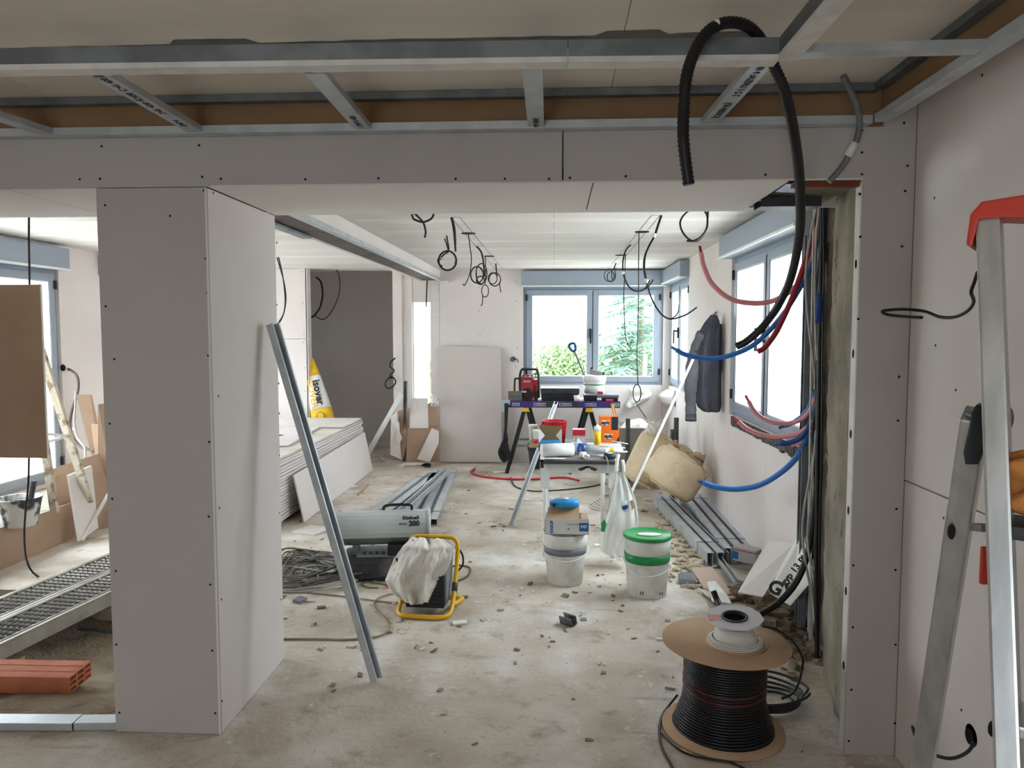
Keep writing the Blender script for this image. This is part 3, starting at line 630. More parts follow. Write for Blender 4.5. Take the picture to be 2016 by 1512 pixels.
# ---- step ladder at the right
r = thing('step_ladder', 'aluminium step ladder with red top cap standing at the side wall', 'ladder', (.75,1.1,0))
T = at(1948,432,Y=1.22); B2 = at(1986,1512,Y=1.06); d = (B2-T); B = T+d*(T.z/(T.z-B2.z)); B.z = .012
ax = (B-T).normalized(); side = Vector((.55,.83,0)).normalized()
WID = Vector((.83,-.55,0)).normalized()
def lad(p, q, ww, hh, nm, par, m=ALU, up=side): return MB().bar(p, q, ww, hh, up).build(nm, m, par, bev=.004)
lad(T, B, .032, .064, 'stile', r)
OFF = WID*.40
lad(T+OFF, B+OFF, .026, .058, 'stile', r)
Hh = at(1922,815,Y=1.26); Lq = at(1816,1512,Y=1.5); dl = Lq-Hh; Q = Hh+dl*(Hh.z/(Hh.z-Lq.z)); Q.z = .012
lad(Hh, Q, .038, .062, 'rear_leg', r); lad(Hh+OFF, Q+OFF, .038, .062, 'rear_leg', r)
hb = MB(); hb.poly([at(1912,812,Y=1.21), at(1922,796,Y=1.21), at(1938,800,Y=1.21), at(1946,830,Y=1.21), at(1940,880,Y=1.21), at(1926,915,Y=1.21), at(1900,915,Y=1.21), at(1896,890,Y=1.21), at(1908,840,Y=1.21)], side*.045); hb.build('hinge_plate', DGREY, r, bev=.003)
MB().lathe([(.007,-.03),(.007,.03)], 12, Matrix.Translation(at(1928,822,Y=1.23)) @ Matrix.Rotation(H,4,'X')).build('rivet', GALVD, r)
MB().lathe([(.02,-.004),(.02,.004)], 14, Matrix.Translation(at(1976,822,Y=1.2)) @ Matrix.Rotation(H,4,'Y')).build('rivet', GALVD, r)
c = MB(); Tc = T+Vector((0,0,.005))
def capf(o): return [Tc+WID*a+Vector((0,0,z))+side*o for a, z in ((-.026,-.045),(-.022,.0),(-.008,.018),(.05,.023),(.43,.023),(.44,-.002),(.43,-.014),(.05,-.012),(.02,-.008),(-.010,-.008),(-.018,-.05))]
c.poly(capf(-.04), side*.085); c.build('top_cap', LRED, r, bev=.004)
for k, hz in enumerate((.25, .52, .785, 1.05, 1.315)):
    f = (T.z-hz)/(T.z-B.z); a = T+(B-T)*f
    s = MB(); s.bar(a+side*.02, a+OFF+side*.02, .09, .02, (0,0,1)).build('step', ALU if k < 4 else DGREY, r, bev=.004)
MB().bar(at(1920,1037,Y=1.27), at(1944,1040,Y=1.24), .02, .012).build('stay_bar', GALVD, r)
MB().box(-.006,.006,-.004,.004,-.03,.03, Matrix.Translation(at(1938,1113,Y=1.205))).build('red_stop', LRED, r, bev=.003)
for px, py in ((1873,1047),(1953,1435),(1893,955)):
    MB().lathe([(.006,-.002),(.006,.002)], 10, Matrix.Translation(at(px,py,Y=1.24 if px > 1900 else 1.30)) @ Matrix.Rotation(H,4,'X'), sy=2.2).build('slot', RUBBER, r)
for p in (B, B+OFF, Q, Q+OFF): MB().bar(p+Vector((0,0,.035)), p-Vector((0,0,.011)), .034, .066, side).build('rubber_foot', BLACK, r, bev=.004)
# orange cloth on the ladder's top step
oc = MB(); f = (T.z-1.315)/(T.z-B.z); ca = T+(B-T)*f+OFF*.13+side*.03+Vector((0,0,.014))
def ocf(u, v):
    a = 2*math.pi*u; rr = .085*math.sin(math.pi*min(1,.02+v*.98))**.6; n = .7+.5*noise.noise(Vector((math.cos(a)*1.6,math.sin(a)*1.6,v*3)))
    return ca+WID*rr*n*math.cos(a)*1.15+side*rr*n*math.sin(a)*.7+Vector((0,0,.125*v*(.8+.3*noise.noise(Vector((a,v*2,4))))))
oc.grid(40, 20, ocf); oc.build('rag', ORCLOTH, label='crumpled orange cloth lying on a step of the aluminium ladder', cat='cloth')
# ---- cable reel in the foreground
RB = at(1418,1425,Z=0); RB.y = 3.0; RT = at(1429,1262,Y=3.0); ZR = RT.z-.008; WH = ZR-.024
r = thing('cable_reel', 'big cardboard reel wound with black cable standing in the foreground', 'cable reel', (RB.x, RB.y, 0))
MB().lathe([(.0,0),(.240,0),(.240,.012),(0,.012)], 48, Matrix.Translation((RB.x,RB.y,0))).build('flange', CARD, r)
MB().lathe([(.0,0),(.250,0),(.250,.010),(0,.010)], 48, Matrix.Translation((RT.x,RT.y,ZR)) @ Matrix.Rotation(.02,4,'Y')).build('flange', CARD, r)
MB().lathe([(.05,.0),(.05,ZR-.012)], 24, Matrix.Translation((RB.x,RB.y,.012))).build('core', CARD, r)
cb = MB(); P = []; K = 34
for i in range(K):
    z = .018+WH*i/(K-1); rr = .158+(.045*max(0,1-z/.14)**1.3)
    for k in range(28):
        a = 2*math.pi*k/28; zz = z+WH/(K-1)*k/28
        P.append(Vector((RB.x+(RT.x-RB.x)*zz/ZR+rr*math.cos(a)*(1+.006*math.sin(3*a+i)), RB.y+(RT.y-RB.y)*zz/ZR+rr*math.sin(a), zz)))
cb.tube(P, .0054, 7).build('cable_winding', BLACKC, r)
MB().lathe([(.196,.014),(.182,.05),(.164,.10),(.154,.14),(.154,ZR-.002)], 32, Matrix.Translation((RB.x+.006,RB.y,0))).build('inner_layer', BLACKC, r)
rw = MB()
for z in (.215,.187): rw.tube([(RB.x+(RT.x-RB.x)*z/ZR+.1625*math.cos(2*math.pi*k/40), RB.y+.1625*math.sin(2*math.pi*k/40)+(RT.y-RB.y)*z/ZR, z+.012*math.sin(2*math.pi*k/40)) for k in range(40)], .0022, 5, closed=True)
rw.build('red_thread', DRED, r)
SB = at(1446,1268,Z=ZR+.0105); SB.y = min(SB.y, RT.y+.02); SZ = ZR+.0115
r = thing('wire_spool', 'small spool of white wire with pale octagonal flange, on top of the reel', 'wire spool', (SB.x,SB.y,SZ))
T0 = Matrix.Translation((SB.x,SB.y,SZ))
MB().lathe([(0,0),(.116,0),(.116,.004),(0,.004)], 32, T0).build('flange', CARD, r)
MB().lathe([(.052,.004),(.052,.088)], 24, T0).build('core', mat('brown core',(150,96,70),.8), r)
P = []
for i in range(11):
    rr = (.104,.092,.106,.098,.09,.084,.08,.078,.077,.076,.075)[i]
    P += [Vector((SB.x+.002*i/3+rr*math.cos(2*math.pi*k/24)*(1+.03*math.sin(i*2)), SB.y+rr*math.sin(2*math.pi*k/24), SZ+.007+(.004*i+.004*k/24))) for k in range(24)]
MB().tube(P, .0034, 6).build('wire_coil', WHITEC, r)
MB().lathe([(.082,.006),(.078,.052),(.068,.075)], 24, T0).build('wire_layer', WHITEC, r)
ft = MB(); TF = Matrix.Translation((SB.x-.002,SB.y,SZ+.105)) @ Matrix.Rotation(.10,4,'X') @ Matrix.Rotation(-.06,4,'Y')
oct_ = [(.112*math.cos(a)*(1 if i % 2 else .96), .112*math.sin(a)*(1 if i % 2 else .96)) for i, a in enumerate([2*math.pi*(k+.5)/12 for k in range(12)])]
n = len(oct_); inn = [(.048*math.cos(2*math.pi*(k+.5)/12), .048*math.sin(2*math.pi*(k+.5)/12)) for k in range(12)]
ft.add([(x,y,z) for z in (0,.005) for x,y in oct_+inn], [(i,(i+1)%n,n+(i+1)%n,n+i) for i in range(n)]+[(2*n+i,3*n+i,3*n+(i+1)%n,2*n+(i+1)%n) for i in range(n)]+[(i,2*n+i,2*n+(i+1)%n,(i+1)%n) for i in range(n)]+[(n+i,n+(i+1)%n,3*n+(i+1)%n,3*n+i) for i in range(n)], False, TF)
ft.build('flange', mat('pale printed flange',(206,202,208),.6), r)
lb = MB(); lb.add([TF @ Vector(p) for p in ((-.105,-.03,.0056),(-.055,-.02,.0056),(-.052,.02,.0056),(-.10,.03,.0056))], [(0,1,2,3)]); lb.build('red_label', PINK, r)
MB().lathe([(.0515,-.012),(.0515,.009),(.043,.009),(.043,-.012)], 28, TF).build('black_hub', BLACK, r)
MB().lathe([(0,-.004),(.0428,-.004)], 24, TF).build('hub_hole', HOLE, r)
# loose cable coil behind the reel, and the cable trailing from it
P = []
for i in range(5):
    rr = .13+.018*i
    for k in range(20):
        a = 2*math.pi*k/20; P.append(Vector((RB.x+.22+rr*math.cos(a)*(1+.05*math.sin(i*1.7)), RB.y+.22+rr*.8*math.sin(a)+.012*i, .012+.010*i+.004*math.sin(3*a+i))))
MB().tube(spline(P,2), .006, 6).build('cable_coil', mat('dull black sheath',(48,47,48),.5), label='loose coil of dark grey cable on the floor behind the big reel', cat='cable')
wire('floor_cable', 'black cable arching from the white spool down to the floor coil', 'cable', [(1500,1232,2.98),(1530,1240,3.0),(1560,1262,3.05),(1580,1295,3.1),(1578,1320,3.12),(1572,1345,3.08),(1560,1365,3.04),(1540,1375,3.0)], .0052, BLACKC)
pz = lambda x, y, h=.006: tuple(at(x, y, Z=h))
wire('floor_cable', 'thin dark cable trailing around the foot of the big reel', 'cable', [pz(1334,1368,.05), pz(1318,1388), pz(1303,1410), pz(1298,1440), pz(1304,1475), pz(1320,1505), pz(1332,1530)], .0052, CGREY and BLACKC, raw=True)
wire('floor_cable', 'thin dark cable lying along the near edge of the reel base', 'cable', [pz(1300,1442), pz(1340,1478), pz(1390,1494), pz(1440,1502), pz(1480,1520)], .004, BLACKC, raw=True)
# ---- steel stud leaning on the pillar
r = thing('steel_stud', 'galvanised stud leaning on the white pillar, its foot on the floor', 'profile', at(737,1352,Z=0))
p = at(736,1345,Z=.0); q = at(531,640,X=XP1+.03); MB().chan(p+Vector((0,0,.012)), q, .05, .036, .002, (1,-.35,0)).build('channel', GALV, r)
# ---- left room ---------------------------------------------------------
r = thing('floor_track', 'flat steel track lying on the floor across the left opening', 'profile', (-2.2,2.86,0))
MB().chan((-2.75,2.83,.034), (-1.93,2.868,.034), .075, .03, .002, (0,0,-1)).build('channel', GALV, r)
r = thing('floor_track', 'short steel track continuing the floor track up to the pillar', 'profile', (-1.86,2.875,0))
MB().chan((-1.928,2.872,.032), (-1.755,2.885,.032), .068, .03, .002, (0,0,-1)).build('channel', GALV, r)
zb = -.042
r = thing('hollow_brick', 'red hollow brick lying in the sand behind the left floor track', 'brick', (-2.4,3.3,zb), M=Matrix.Translation((-2.44,3.30,zb)) @ Matrix.Rotation(.06,4,'Z') @ Matrix.Rotation(.02,4,'Y'))
b = MB(); x1 = .235
# long body with cells open at its right end
def hollow(L, W_, H_, nx, nz, th=.011):
    ys = [-W_/2+W_*i/nx for i in range(nx+1)]; zs = [H_*i/nz for i in range(nz+1)]; m = MB()
    for i, y in enumerate(ys): m.box(-L, L, max(-W_/2,y-th/2), min(W_/2,y+th/2), 0, H_)
    for z in zs: m.box(-L, L-.0005, -W_/2+.003, W_/2-.003, max(0,z-th/2), min(H_,z+th/2))
    return m
hollow(x1, .18, .078, 3, 3).build('body', TERRA, r, True)
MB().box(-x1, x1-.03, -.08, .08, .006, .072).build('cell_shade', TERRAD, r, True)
# two perforated scaffold decks bridging the trench
def deck(label, a, b, wd):
    p = Vector(a); q = Vector(b); d = (q-p).normalized(); L = (q-p).length; sd = Vector((d.y,-d.x,0))
    M = axes(p, sd, d); r = thing('scaffold_plank', label, 'scaffold plank', p, group='perforated planks over the trench', M=M)
    s = MB()
    s.box(-wd/2, -wd/2+.004, 0, L, -.08, 0).box(wd/2-.004, wd/2, 0, L, -.08, 0); s.build('side_rail', PLANKM, r, True)
    s = MB(); s.box(-wd/2, -wd/2+.02, 0, L, -.004, .004).box(wd/2-.02, wd/2, 0, L, -.004, .004).box(-wd/2+.03, -wd/2+.036, 0, L, -.002, .006).box(wd/2-.036, wd/2-.03, 0, L, -.002, .006).build('edge_rib', PLANKM, r, True)
    MB().box(-wd/2+.004, wd/2-.004, .0, L, -.01, -.004).build('deck_sheet', PLANKM, r, True)
    h = MB(); u = MB(); nx = 6; ny = int(L/.052)
    for j in range(ny):
        for i in range(nx):
            x = -wd/2+.055+(wd-.11)*i/(nx-1)+(.012 if j % 2 else -.012); y = .03+j*.052
            h.add([(x-.012,y-.012,-.0032),(x+.012,y-.012,-.0032),(x+.018,y,-.0032),(x+.012,y+.012,-.0032),(x-.012,y+.012,-.0032),(x-.018,y,-.0032)], [(0,1,2,3,4,5)])
            u.add([(x-.014,y+.012,-.003),(x+.014,y+.012,-.003),(x+.011,y+.02,.006),(x-.011,y+.02,.006),(x-.014,y+.028,-.003),(x+.014,y+.028,-.003)], [(0,1,2,3),(3,2,5,4)])
    h.build('slots', HOLE, r, True, kind='stuff'); u.build('raised_teeth', PLANKM, r, True, kind='stuff')
    MB().box(-wd/2-.004, wd/2+.004, -.006, .0, -.075, .003).build('end_plate', PLANKM, r, True)
    return r
deck('perforated scaffold plank over the trench, the one nearer the brick', (-2.90,3.42,.05), (-2.62,5.5,.05), .285)
deck('perforated scaffold plank over the trench, the one nearer the window ledge', (-3.19,3.46,.05), (-2.91,5.54,.05), .285)
MB().bar((-3.4,3.60,-.125), (-2.74,3.64,-.125), .08, .10).build('timber_bearer', WOOD, bev=.004, label='rough timber bearer under the near ends of the scaffold planks', cat='timber')
wire('grey_duct', 'grey pipe lying along the back of the sandy trench', 'pipe', [(-3.4,4.30,-.16),(-2.4,4.31,-.24),(-1.7,4.32,-.26)], .03, GALVD, raw=True)
# ledge front, boards
MB().poly([(-3.735,4.35,0.0),(-3.735,5.62,0.0),(-3.735,5.62,.285),(-3.735,4.35,.285)], (.013,0,0)).build('plasterboard_offcut', KRAFT, label='brown backed board strip facing the window ledge', cat='plasterboard', bev=.001)
def pboard(label, px, Y, m=KRAFT, th=(0,.013,0), nm='plasterboard_offcut', group=None, Ys=None):
    pts = [at(a, b, Y=(Ys[i] if Ys else Y)) for i, (a, b) in enumerate(px)]
    for p in pts:
        if p.z < .012: p.z = .002
    kw = dict(label=label, cat='plasterboard')
    if group: kw['group'] = group
    return MB().poly(pts, th).build(nm, m, bev=.001, **kw)
pboard('big notched brown board standing in the left room past the planks', [(100,1079),(97,925),(193,893),(193,796),(235,790),(235,1040)], 0, KRAFT, (.005,.013,0), Ys=[5.45,5.5,5.98,5.98,6.12,6.05])
pboard('small white board leaning on the notched brown board', [(152,1066),(131,936),(176,917),(189,1040)], 0, BOARD, (.012,.012,0), Ys=[5.42,5.50,5.72,5.60])
MB().bar(at(162,1064,Y=5.45), at(216,968,Y=5.75), .02, .016).build('batten', WHITEM, label='thin white batten slanting beside the small leaning board', cat='batten')
pboard('brown board leaning on the wall below the cable hole', [(212,1020),(149,777),(178,777),(228,1010)], 0, KRAFT, (.006,.012,0), Ys=[6.28,6.42,6.5,6.36])
pboard('narrow brown offcut with pale edge behind the notched board', [(205,1035),(179,835),(215,835),(222,1035)], 0, KRAFT, (.006,.012,0), Ys=[6.15,6.3,6.35,6.2])
# hanging board panel at the far left with stud, and the flex
r = thing('hung_plasterboard', 'large brown board hung before the left window on a hidden stud', 'plasterboard', (-3.1,3.95,0))
a = at(78,560,Y=3.95); bq = at(78,902,Y=3.95)
MB().box(-3.9, a.x-.001, 3.95, 3.9625, bq.z, a.z).build('sheet', KRAFT, r, bev=.001)
MB().box(a.x-.0009, a.x+.004, 3.951, 3.962, bq.z, a.z).build('cut_edge', EDGE, r)
MB().chan((-3.7,3.985,.0), (-3.7,3.985,ZC2), .05, .04, .002, (0,1,0)).build('hanging_stud', GALV, r)
wire('lamp_flex', 'thin black flex hanging from the ceiling past the brown hung board', 'cable', [(57,426,4.3),(57,470,4.3),(58,540,4.3),(58,640,4.3),(57,760,4.3),(57,900,4.3),(55,960,4.35),(50,1010,4.45),(48,1060,4.55),(52,1100,4.62),(64,1126,4.66),(85,1140,4.7),(102,1143,4.74)], .006, BLACKC)
r = thing('wall_cable', 'dark cable loop drooping from a hole in the left wall', 'cable', at(125,725,X=XL))
MB().tube(path([(124,726,6.62),(140,729,6.5),(152,742,6.45),(154,765,6.45),(147,790,6.45),(140,815,6.45),(138,840,6.45),(144,862,6.45),(160,880,6.42),(188,887,6.35)], 5), .012, 7).build('cable', mat('brown grey sheath',(92,82,76),.5), r)
MB().tube(path([(149,770,6.45),(148,800,6.43),(146,830,6.43),(152,860,6.4),(166,880,6.35),(168,902,6.3)], 5), .009, 7).build('cable', CGREY, r)
MB().lathe([(.03,-.004),(.03,.004)], 14, Matrix.Translation(at(124,724,X=XL+.004)) @ Matrix.Rotation(H,4,'Y')).build('hole', HOLE, r)
for px, py, Y in ((149,822,6.45),(146,844,6.45)): MB().tube([at(px,py,Y=Y)+Vector((0,0,.012)), at(px,py,Y=Y)-Vector((0,0,.012))], .014, 8).build('white_clip', WHITEP, r)
# plaster splattered trestle ladder by the window
r = thing('trestle_ladder', 'plaster splattered wooden trestle ladder at the left window', 'ladder', at(150,920,Y=5.75))
A = at(80,688,Y=5.35); Bq = at(156,925,Y=5.55); D = A+(Bq-A)*((A.z-.28)/(A.z-Bq.z))
MB().bar(A, D, .055, .03, (0,1,0)).build('rail', SPLAT, r, bev=.003)
A2 = at(62,700,Y=5.0); D2 = at(108,1010,Y=5.05)
MB().bar(A2, D2, .05, .03, (0,1,0)).build('rail', SPLAT, r, bev=.003)
for y0, y1 in ((853,858),(876,858)): MB().bar(at(70,y0,Y=5.1), at(134,y1,Y=5.5), .022, .018).build('stay', WHITEP, r)
MB().lathe([(.009,-.004),(.009,.004)], 8, Matrix.Translation(at(81,710,Y=5.33)) @ Matrix.Rotation(H,4,'X')).build('bolt', BLACK, r)
# splattered bucket on the ledge
bc = at(40,1022,Y=4.95); bc.z = .27
r = thing('bucket', 'plaster splattered black bucket on the window ledge of the left room', 'bucket', bc)
MB().lathe([(.10,0),(.102,.002),(.128,.14),(.138,.19),(.142,.19),(.140,.197),(.132,.195),(.1,.012),(0,.012)], 28, Matrix.Translation(bc)).build('pail', SPLATB, r)
MB().tube([bc+Vector((.14*math.cos(a),.03+.02*math.sin(a),.185-.02*math.sin(a))) for a in [math.pi*k/12 for k in range(13)]], .004, 6).build('bail', GALVD, r)
MB().bar(bc+Vector((.05,.02,.1)), bc+Vector((.075,.05,.30)), .03, .022).build('trowel_grip', BLACK, r, bev=.006)
ORD = ['zeroth','first','second','third','fourth','fifth','sixth','seventh','eighth','ninth','tenth','eleventh','twelfth','thirteenth','fourteenth','fifteenth','sixteenth','seventeenth','eighteenth','nineteenth','lowest']
# ---- plasterboard stack ------------------------------------------------
SX1, SY0, SY1 = -2.24, 5.85, 8.72
NB = 20; TH = .0266
for i in range(NB):
    z = .045+i*TH; dx = random.uniform(-.004,.004); dy = random.uniform(-.012,.012)
    if i > 16: dx -= .012; dy += random.uniform(-.03,.03)
    o = MB().box(-3.44+dx, SX1+dx, SY0+dy, SY1+dy, z, z+TH-.006).build('plasterboard_sheet', BOARD, bev=.0015, group='plasterboard sheets in the tall stack', cat='plasterboard',
        label=(ORD[NB-i]+' plasterboard sheet from the top of the tall stack' if i else 'lowest plasterboard sheet of the tall stack, on the bearers'))
    if i == NB-1: o['label'] = 'dusty topmost whole sheet of the plasterboard stack'; o.data.materials[0] = mat('dusty board back',(204,192,182),.8,col2=(222,216,210),scale=2)
zt = .045+NB*TH
for y in (6.1, 7.3, 8.4): MB().box(-3.4, SX1-.03, y-.04, y+.04, .0, .044).build('timber_bearer', WOOD, label='timber bearer under the plasterboard stack, '+{6.1:'nearest the pillar',7.3:'at its middle',8.4:'nearest the recess'}[y], cat='timber', group='bearers under the stack')
for lab, x0, x1, y0, y1, z, rz in (('cut white sheet on the stack, at its recess end', -3.2,-2.26,7.95,8.75,zt,.02),('broken white sheet piece on top of the stack near the pillar', -3.3,-2.7,6.2,7.3,zt,-.08),('long white offcut laid along the stack top', -2.85,-2.45,6.6,7.9,zt,.10)):
    M = Matrix.Translation(((x0+x1)/2,(y0+y1)/2,z)) @ Matrix.Rotation(rz,4,'Z')
    MB().box(-(x1-x0)/2,(x1-x0)/2,-(y1-y0)/2,(y1-y0)/2,.001,.014,M).build('plasterboard_offcut', BOARD, label=lab, cat='plasterboard', bev=.001)
lp = [at(597,1028,Z=.003), at(732,926,Z=.003), None, None]
lp[2] = at(716,851,X=SX1+.05); lp[3] = at(576,936,X=SX1+.05)
MB().poly(lp, (.013,0,.002)).build('plasterboard_sheet', BOARD, label='white sheet leaning against the long side of the plasterboard stack', cat='plasterboard', bev=.001)
for k, (px, py, t) in enumerate(((617,868,'13 GKB'),(595,893,'gypsum 2600'))):
    p = at(px, py, X=SX1+.03)
# ---- recess: insulation pack, leaning profile, cable coil
r = thing('insulation_pack', 'yellow and white insulation pack leaning in the dark recess behind the stack', 'insulation', (-2.75,9.1,0))
a0 = at(611,706,Y=9.06); a1 = at(648,880,Y=8.88); ax = (a1-a0).normalized()
IW = mat('white pack film',(232,230,226),.45,bump=.3,bscale=14); IY = mat('yellow pack film',(236,190,44),.45,bump=.3,bscale=14)
def packring(t, wd, dp):
    c = a0.lerp(a1, t); s = Vector((.93,.12,.3)); s = (s-ax*s.dot(ax)).normalized(); n = s.cross(ax)
    return [c+s*wd*math.copysign(abs(math.cos(a))**.6, math.cos(a))+n*dp*math.copysign(abs(math.sin(a))**.6, math.sin(a)) for a in [2*math.pi*k/16 for k in range(16)]], c, s, n
def packpart(nm, m, t0, t1, w0, w1, nseg=6):
    b = MB(); vs = []
    for i in range(nseg+1):
        f = i/nseg; vs += packring(t0+(t1-t0)*f, w0+(w1-w0)*f, .10*(w0+(w1-w0)*f)/.13)[0]
    b.add(vs, [(i*16+k, i*16+(k+1)%16, (i+1)*16+(k+1)%16, (i+1)*16+k) for i in range(nseg) for k in range(16)], True)
    b.add(vs[:16], [tuple(range(16))]); b.add(vs[-16:], [tuple(range(16))]); return b.build(nm, m, r)
packpart('pack_end', IY, 0, .20, .035, .075, 4); packpart('pack_body', IW, .20, .58, .075, .125); packpart('pack_end', IY, .58, 1, .125, .15)
_, c, s, n = packring(.40, .1, .1); o = c-n*.094
if o.y > c.y: n = -n; o = c-n*.094
text('isover', axes(o+s*.03-n*.006, ax, s if s.cross(ax).dot(n) > 0 else -s), .125, INK, r, bold=.004)
text('ISOVER', axes(o-s*.045-n*.004, ax, s if s.cross(ax).dot(n) > 0 else -s), .11, IY, r, bold=.001)
c = packring(.66,.1,.1)[1]-n*.112
MB().lathe([(.05,-.002),(.05,.002)], 20, axes(c, s, ax)).build('round_mark', mat('brown print',(120,84,30),.6), r)
MB().lathe([(.042,-.003),(.042,.003)], 20, axes(c-n*.0015, s, ax)).build('round_mark', IY, r)
r = thing('steel_stud', 'white metal stud slanting across the recess opening down to the floor', 'profile', at(731,878,Z=0)); MB().chan(at(714,910,Z=.01), at(790,776,Y=9.12), .06, .03, .002, (0,1,-.2)).build('channel', WHITEP, r)
r = thing('steel_stud', 'grey stud standing upright among the board offcuts at the far wall', 'profile', at(797,905,Z=0)); MB().chan(at(797,908,Z=.005), at(799,750,Y=8.98), .045, .03, .002, (0,-1,0)).build('channel', GALVD, r)
wire('cable_coil', 'black cable coil hanging at the edge of the recess', 'cable', [(778,705,9.2),(770,712,9.18),(768,722,9.18),(776,730,9.18),(768,738,9.18),(776,745,9.18),(768,742,9.18),(762,748,9.18),(758,757,9.17),(763,764,9.17),(772,762,9.17),(779,752,9.18),(774,744,9.18),(764,746,9.18)], .009, BLACKC, None, 6)
wire('recess_cable', 'black cable arc on the left wall of the dark recess', 'cable', [(622,545,9.4),(632,556,9.4),(635,580,9.4),(630,605,9.4),(618,622,9.4),(612,624,9.4)], .012, BLACKC)
wire('recess_cable', 'thin cable hanging from the ceiling into the recess, curling to its wall', 'cable', [(654,524,9.0),(662,530,9.15),(668,545,9.3),(669,565,9.35),(664,590,9.4),(650,618,9.4),(635,629,9.4),(620,622,9.4)], .006, BLACKC)
wire('wall_cable', 'pair of thin dark cables bowing over the pale wall beside the pillar', 'cable', [(540,470,7.6),(548,505,7.6),(556,540,7.6),(561,580,7.6),(560,610,7.6),(552,632,7.6),(540,645,7.6)], .007, BLACKC)
wire('wall_cable', 'second thin dark cable crossing the bowed one beside the pillar', 'cable', [(540,490,7.62),(552,530,7.62),(560,560,7.62),(563,590,7.62),(558,618,7.62),(545,640,7.62),(538,655,7.62)], .006, BLACKC)
# ---- boards standing along the far wall
pboard('large pale plasterboard sheet leaning against the far wall', [(866,909),(864,681),(986,684),(988,909)], 0, mat('cream board face',(206,199,193),.75,col2=(200,192,186),scale=1), (0,.013,0), 'plasterboard_sheet', Ys=[9.08,9.24,9.24,9.08])
pboard('brown board back standing lowest among the offcuts by the far wall', [(800,910),(803,842),(862,842),(863,910)], 0, KRAFT, Ys=[9.0,9.06,9.06,9.0])
pboard('upright white offcut stood on top of the brown board', [(807,843),(807,784),(842,784),(843,843)], 0, BOARD, Ys=[9.04,9.10,9.10,9.04])
pboard('brown offcut between the white offcut and the big pale sheet', [(842,843),(842,795),(860,786),(863,843)], 0, KRAFT, Ys=[9.10,9.13,9.13,9.10])
pboard('small white offcut tilted in front of the brown board', [(821,904),(846,910),(864,872),(864,849),(850,843)], 0, BOARD, Ys=[8.92,8.90,8.94,8.97,8.98])
pboard('broken brown board with torn paper at the recess edge', [(770,905),(776,812),(808,802),(806,850),(792,908)], 0, KRAFT, Ys=[9.02,9.12,9.12,9.08,9.02])
pboard('tall grey white offcut strip standing beside the broken board', [(768,895),(770,820),(782,808),(790,905)], 0, BOARD, Ys=[8.98,9.06,9.07,8.99])
cr = MB(); 
def crump(u, v):
    p = at(849+15*u, 800-26*v+9*u*v, Y=9.02); return p+Vector((0,-.06*math.sin(math.pi*u)*math.sin(math.pi*v)+.05*noise.noise(Vector((u*4,v*4,2))),.03*noise.noise(Vector((u*3,v*5,7)))))
cr.grid(10, 10, crump).build('paper_scrap', PAPER, solid=.003, label='crumpled white film scrap wedged beside the big pale sheet', cat='film')
tp = MB(); tp.poly([at(a,b,Y=8.97) for a, b in ((778,828),(786,832),(787,850),(792,862),(786,874),(780,866),(783,850))], (0,-.01,0)).build('paper_scrap', PAPER, label='torn white paper strip on the broken brown board', cat='paper')
MB().tube(path([(832,917,8.9),(838,914,8.88),(846,915,8.86),(843,919,8.84),(836,920,8.84),(846,918,8.82)],4), .018, 6).build('glove_scrap', BLACKC, label='small dark crumpled scrap on the floor before the big pale sheet', cat='scrap')
wire('ceiling_drop', 'short dark cable hanging at the beam end by the far wall', 'cable', [(841,552,9.1),(840,575,9.1),(839,604,9.1)], .008, BLACKC)
# ---- steel profile bundles on the floor
def bundle(tag_, side_, ends, n, wd, h, group, strap=True, z0=.002, m=GALV, stack=1):
    p, q = Vector(ends[0]), Vector(ends[1]); d, s, u = frame(p, q)
    for j in range(stack):
        for i in range(n):
            o = s*((i-(n-1)/2)*wd*1.03)+Vector((0,0,z0+j*h*1.02))+d*random.uniform(-.04,.04)
            r = thing('steel_profile', ORD[i+1]+' profile, counted from '+side_+', of the strapped bundle '+tag_, 'profile', p+o, 0, group)
            if (i+j) % 2 == 0: MB().chan(p+o+Vector((0,0,h)), q+o+Vector((0,0,h)), wd, h, .002, (0,0,-1)).build('channel', m, r)
            else: MB().chan(p+o, q+o, wd, h, .002, (0,0,1)).build('channel', m, r)
    if strap:
        for t in (.12, .86):
            c = p.lerp(q, t); hh = h*stack+.004; ww = n*wd*1.03/2+.003
            MB().tube([c+s*a+Vector((0,0,z0+b)) for a, b in ((-ww,-.001),(-ww,hh),(ww,hh),(ww,-.001))], .0022, 5, closed=True).build('strap', BLACK, label='black wire strap round the bundle '+tag_+(', near end' if t < .5 else ', far end'), cat='strap', group='straps of the profile bundles')
bundle('lying straight behind the heater', 'the stack', (at(828,1036,Z=0), at(877,930,Z=0)), 5, .052, .05, 'profile bundle behind the heater, right one', z0=.003)
bundle('lying askew behind the heater', 'the stack', (at(728,1038,Z=0), at(855,938,Z=0)), 4, .055, .05, 'profile bundle behind the heater, askew one', z0=.003)
r = thing('steel_profile', 'single grey stud lying on top of the askew profile bundle', 'profile', at(765,1040,Z=.06)); MB().chan(at(775,1028,Z=.115), at(884,927,Z=.09), .07, .048, .002, (0,0,1)).build('channel', GALV, r)
bundle('below the wool rolls', 'the bucket', (at(1411,1112,Z=0), at(1301,992,Z=0)), 4, .037, .09, 'profile bundle below the wool rolls', z0=.004)
bundle('along the side wall', 'the bucket', (at(1456,1108,Z=0), at(1362,992,Z=0)), 5, .042, .10, 'profile bundle along the side wall', z0=.006)
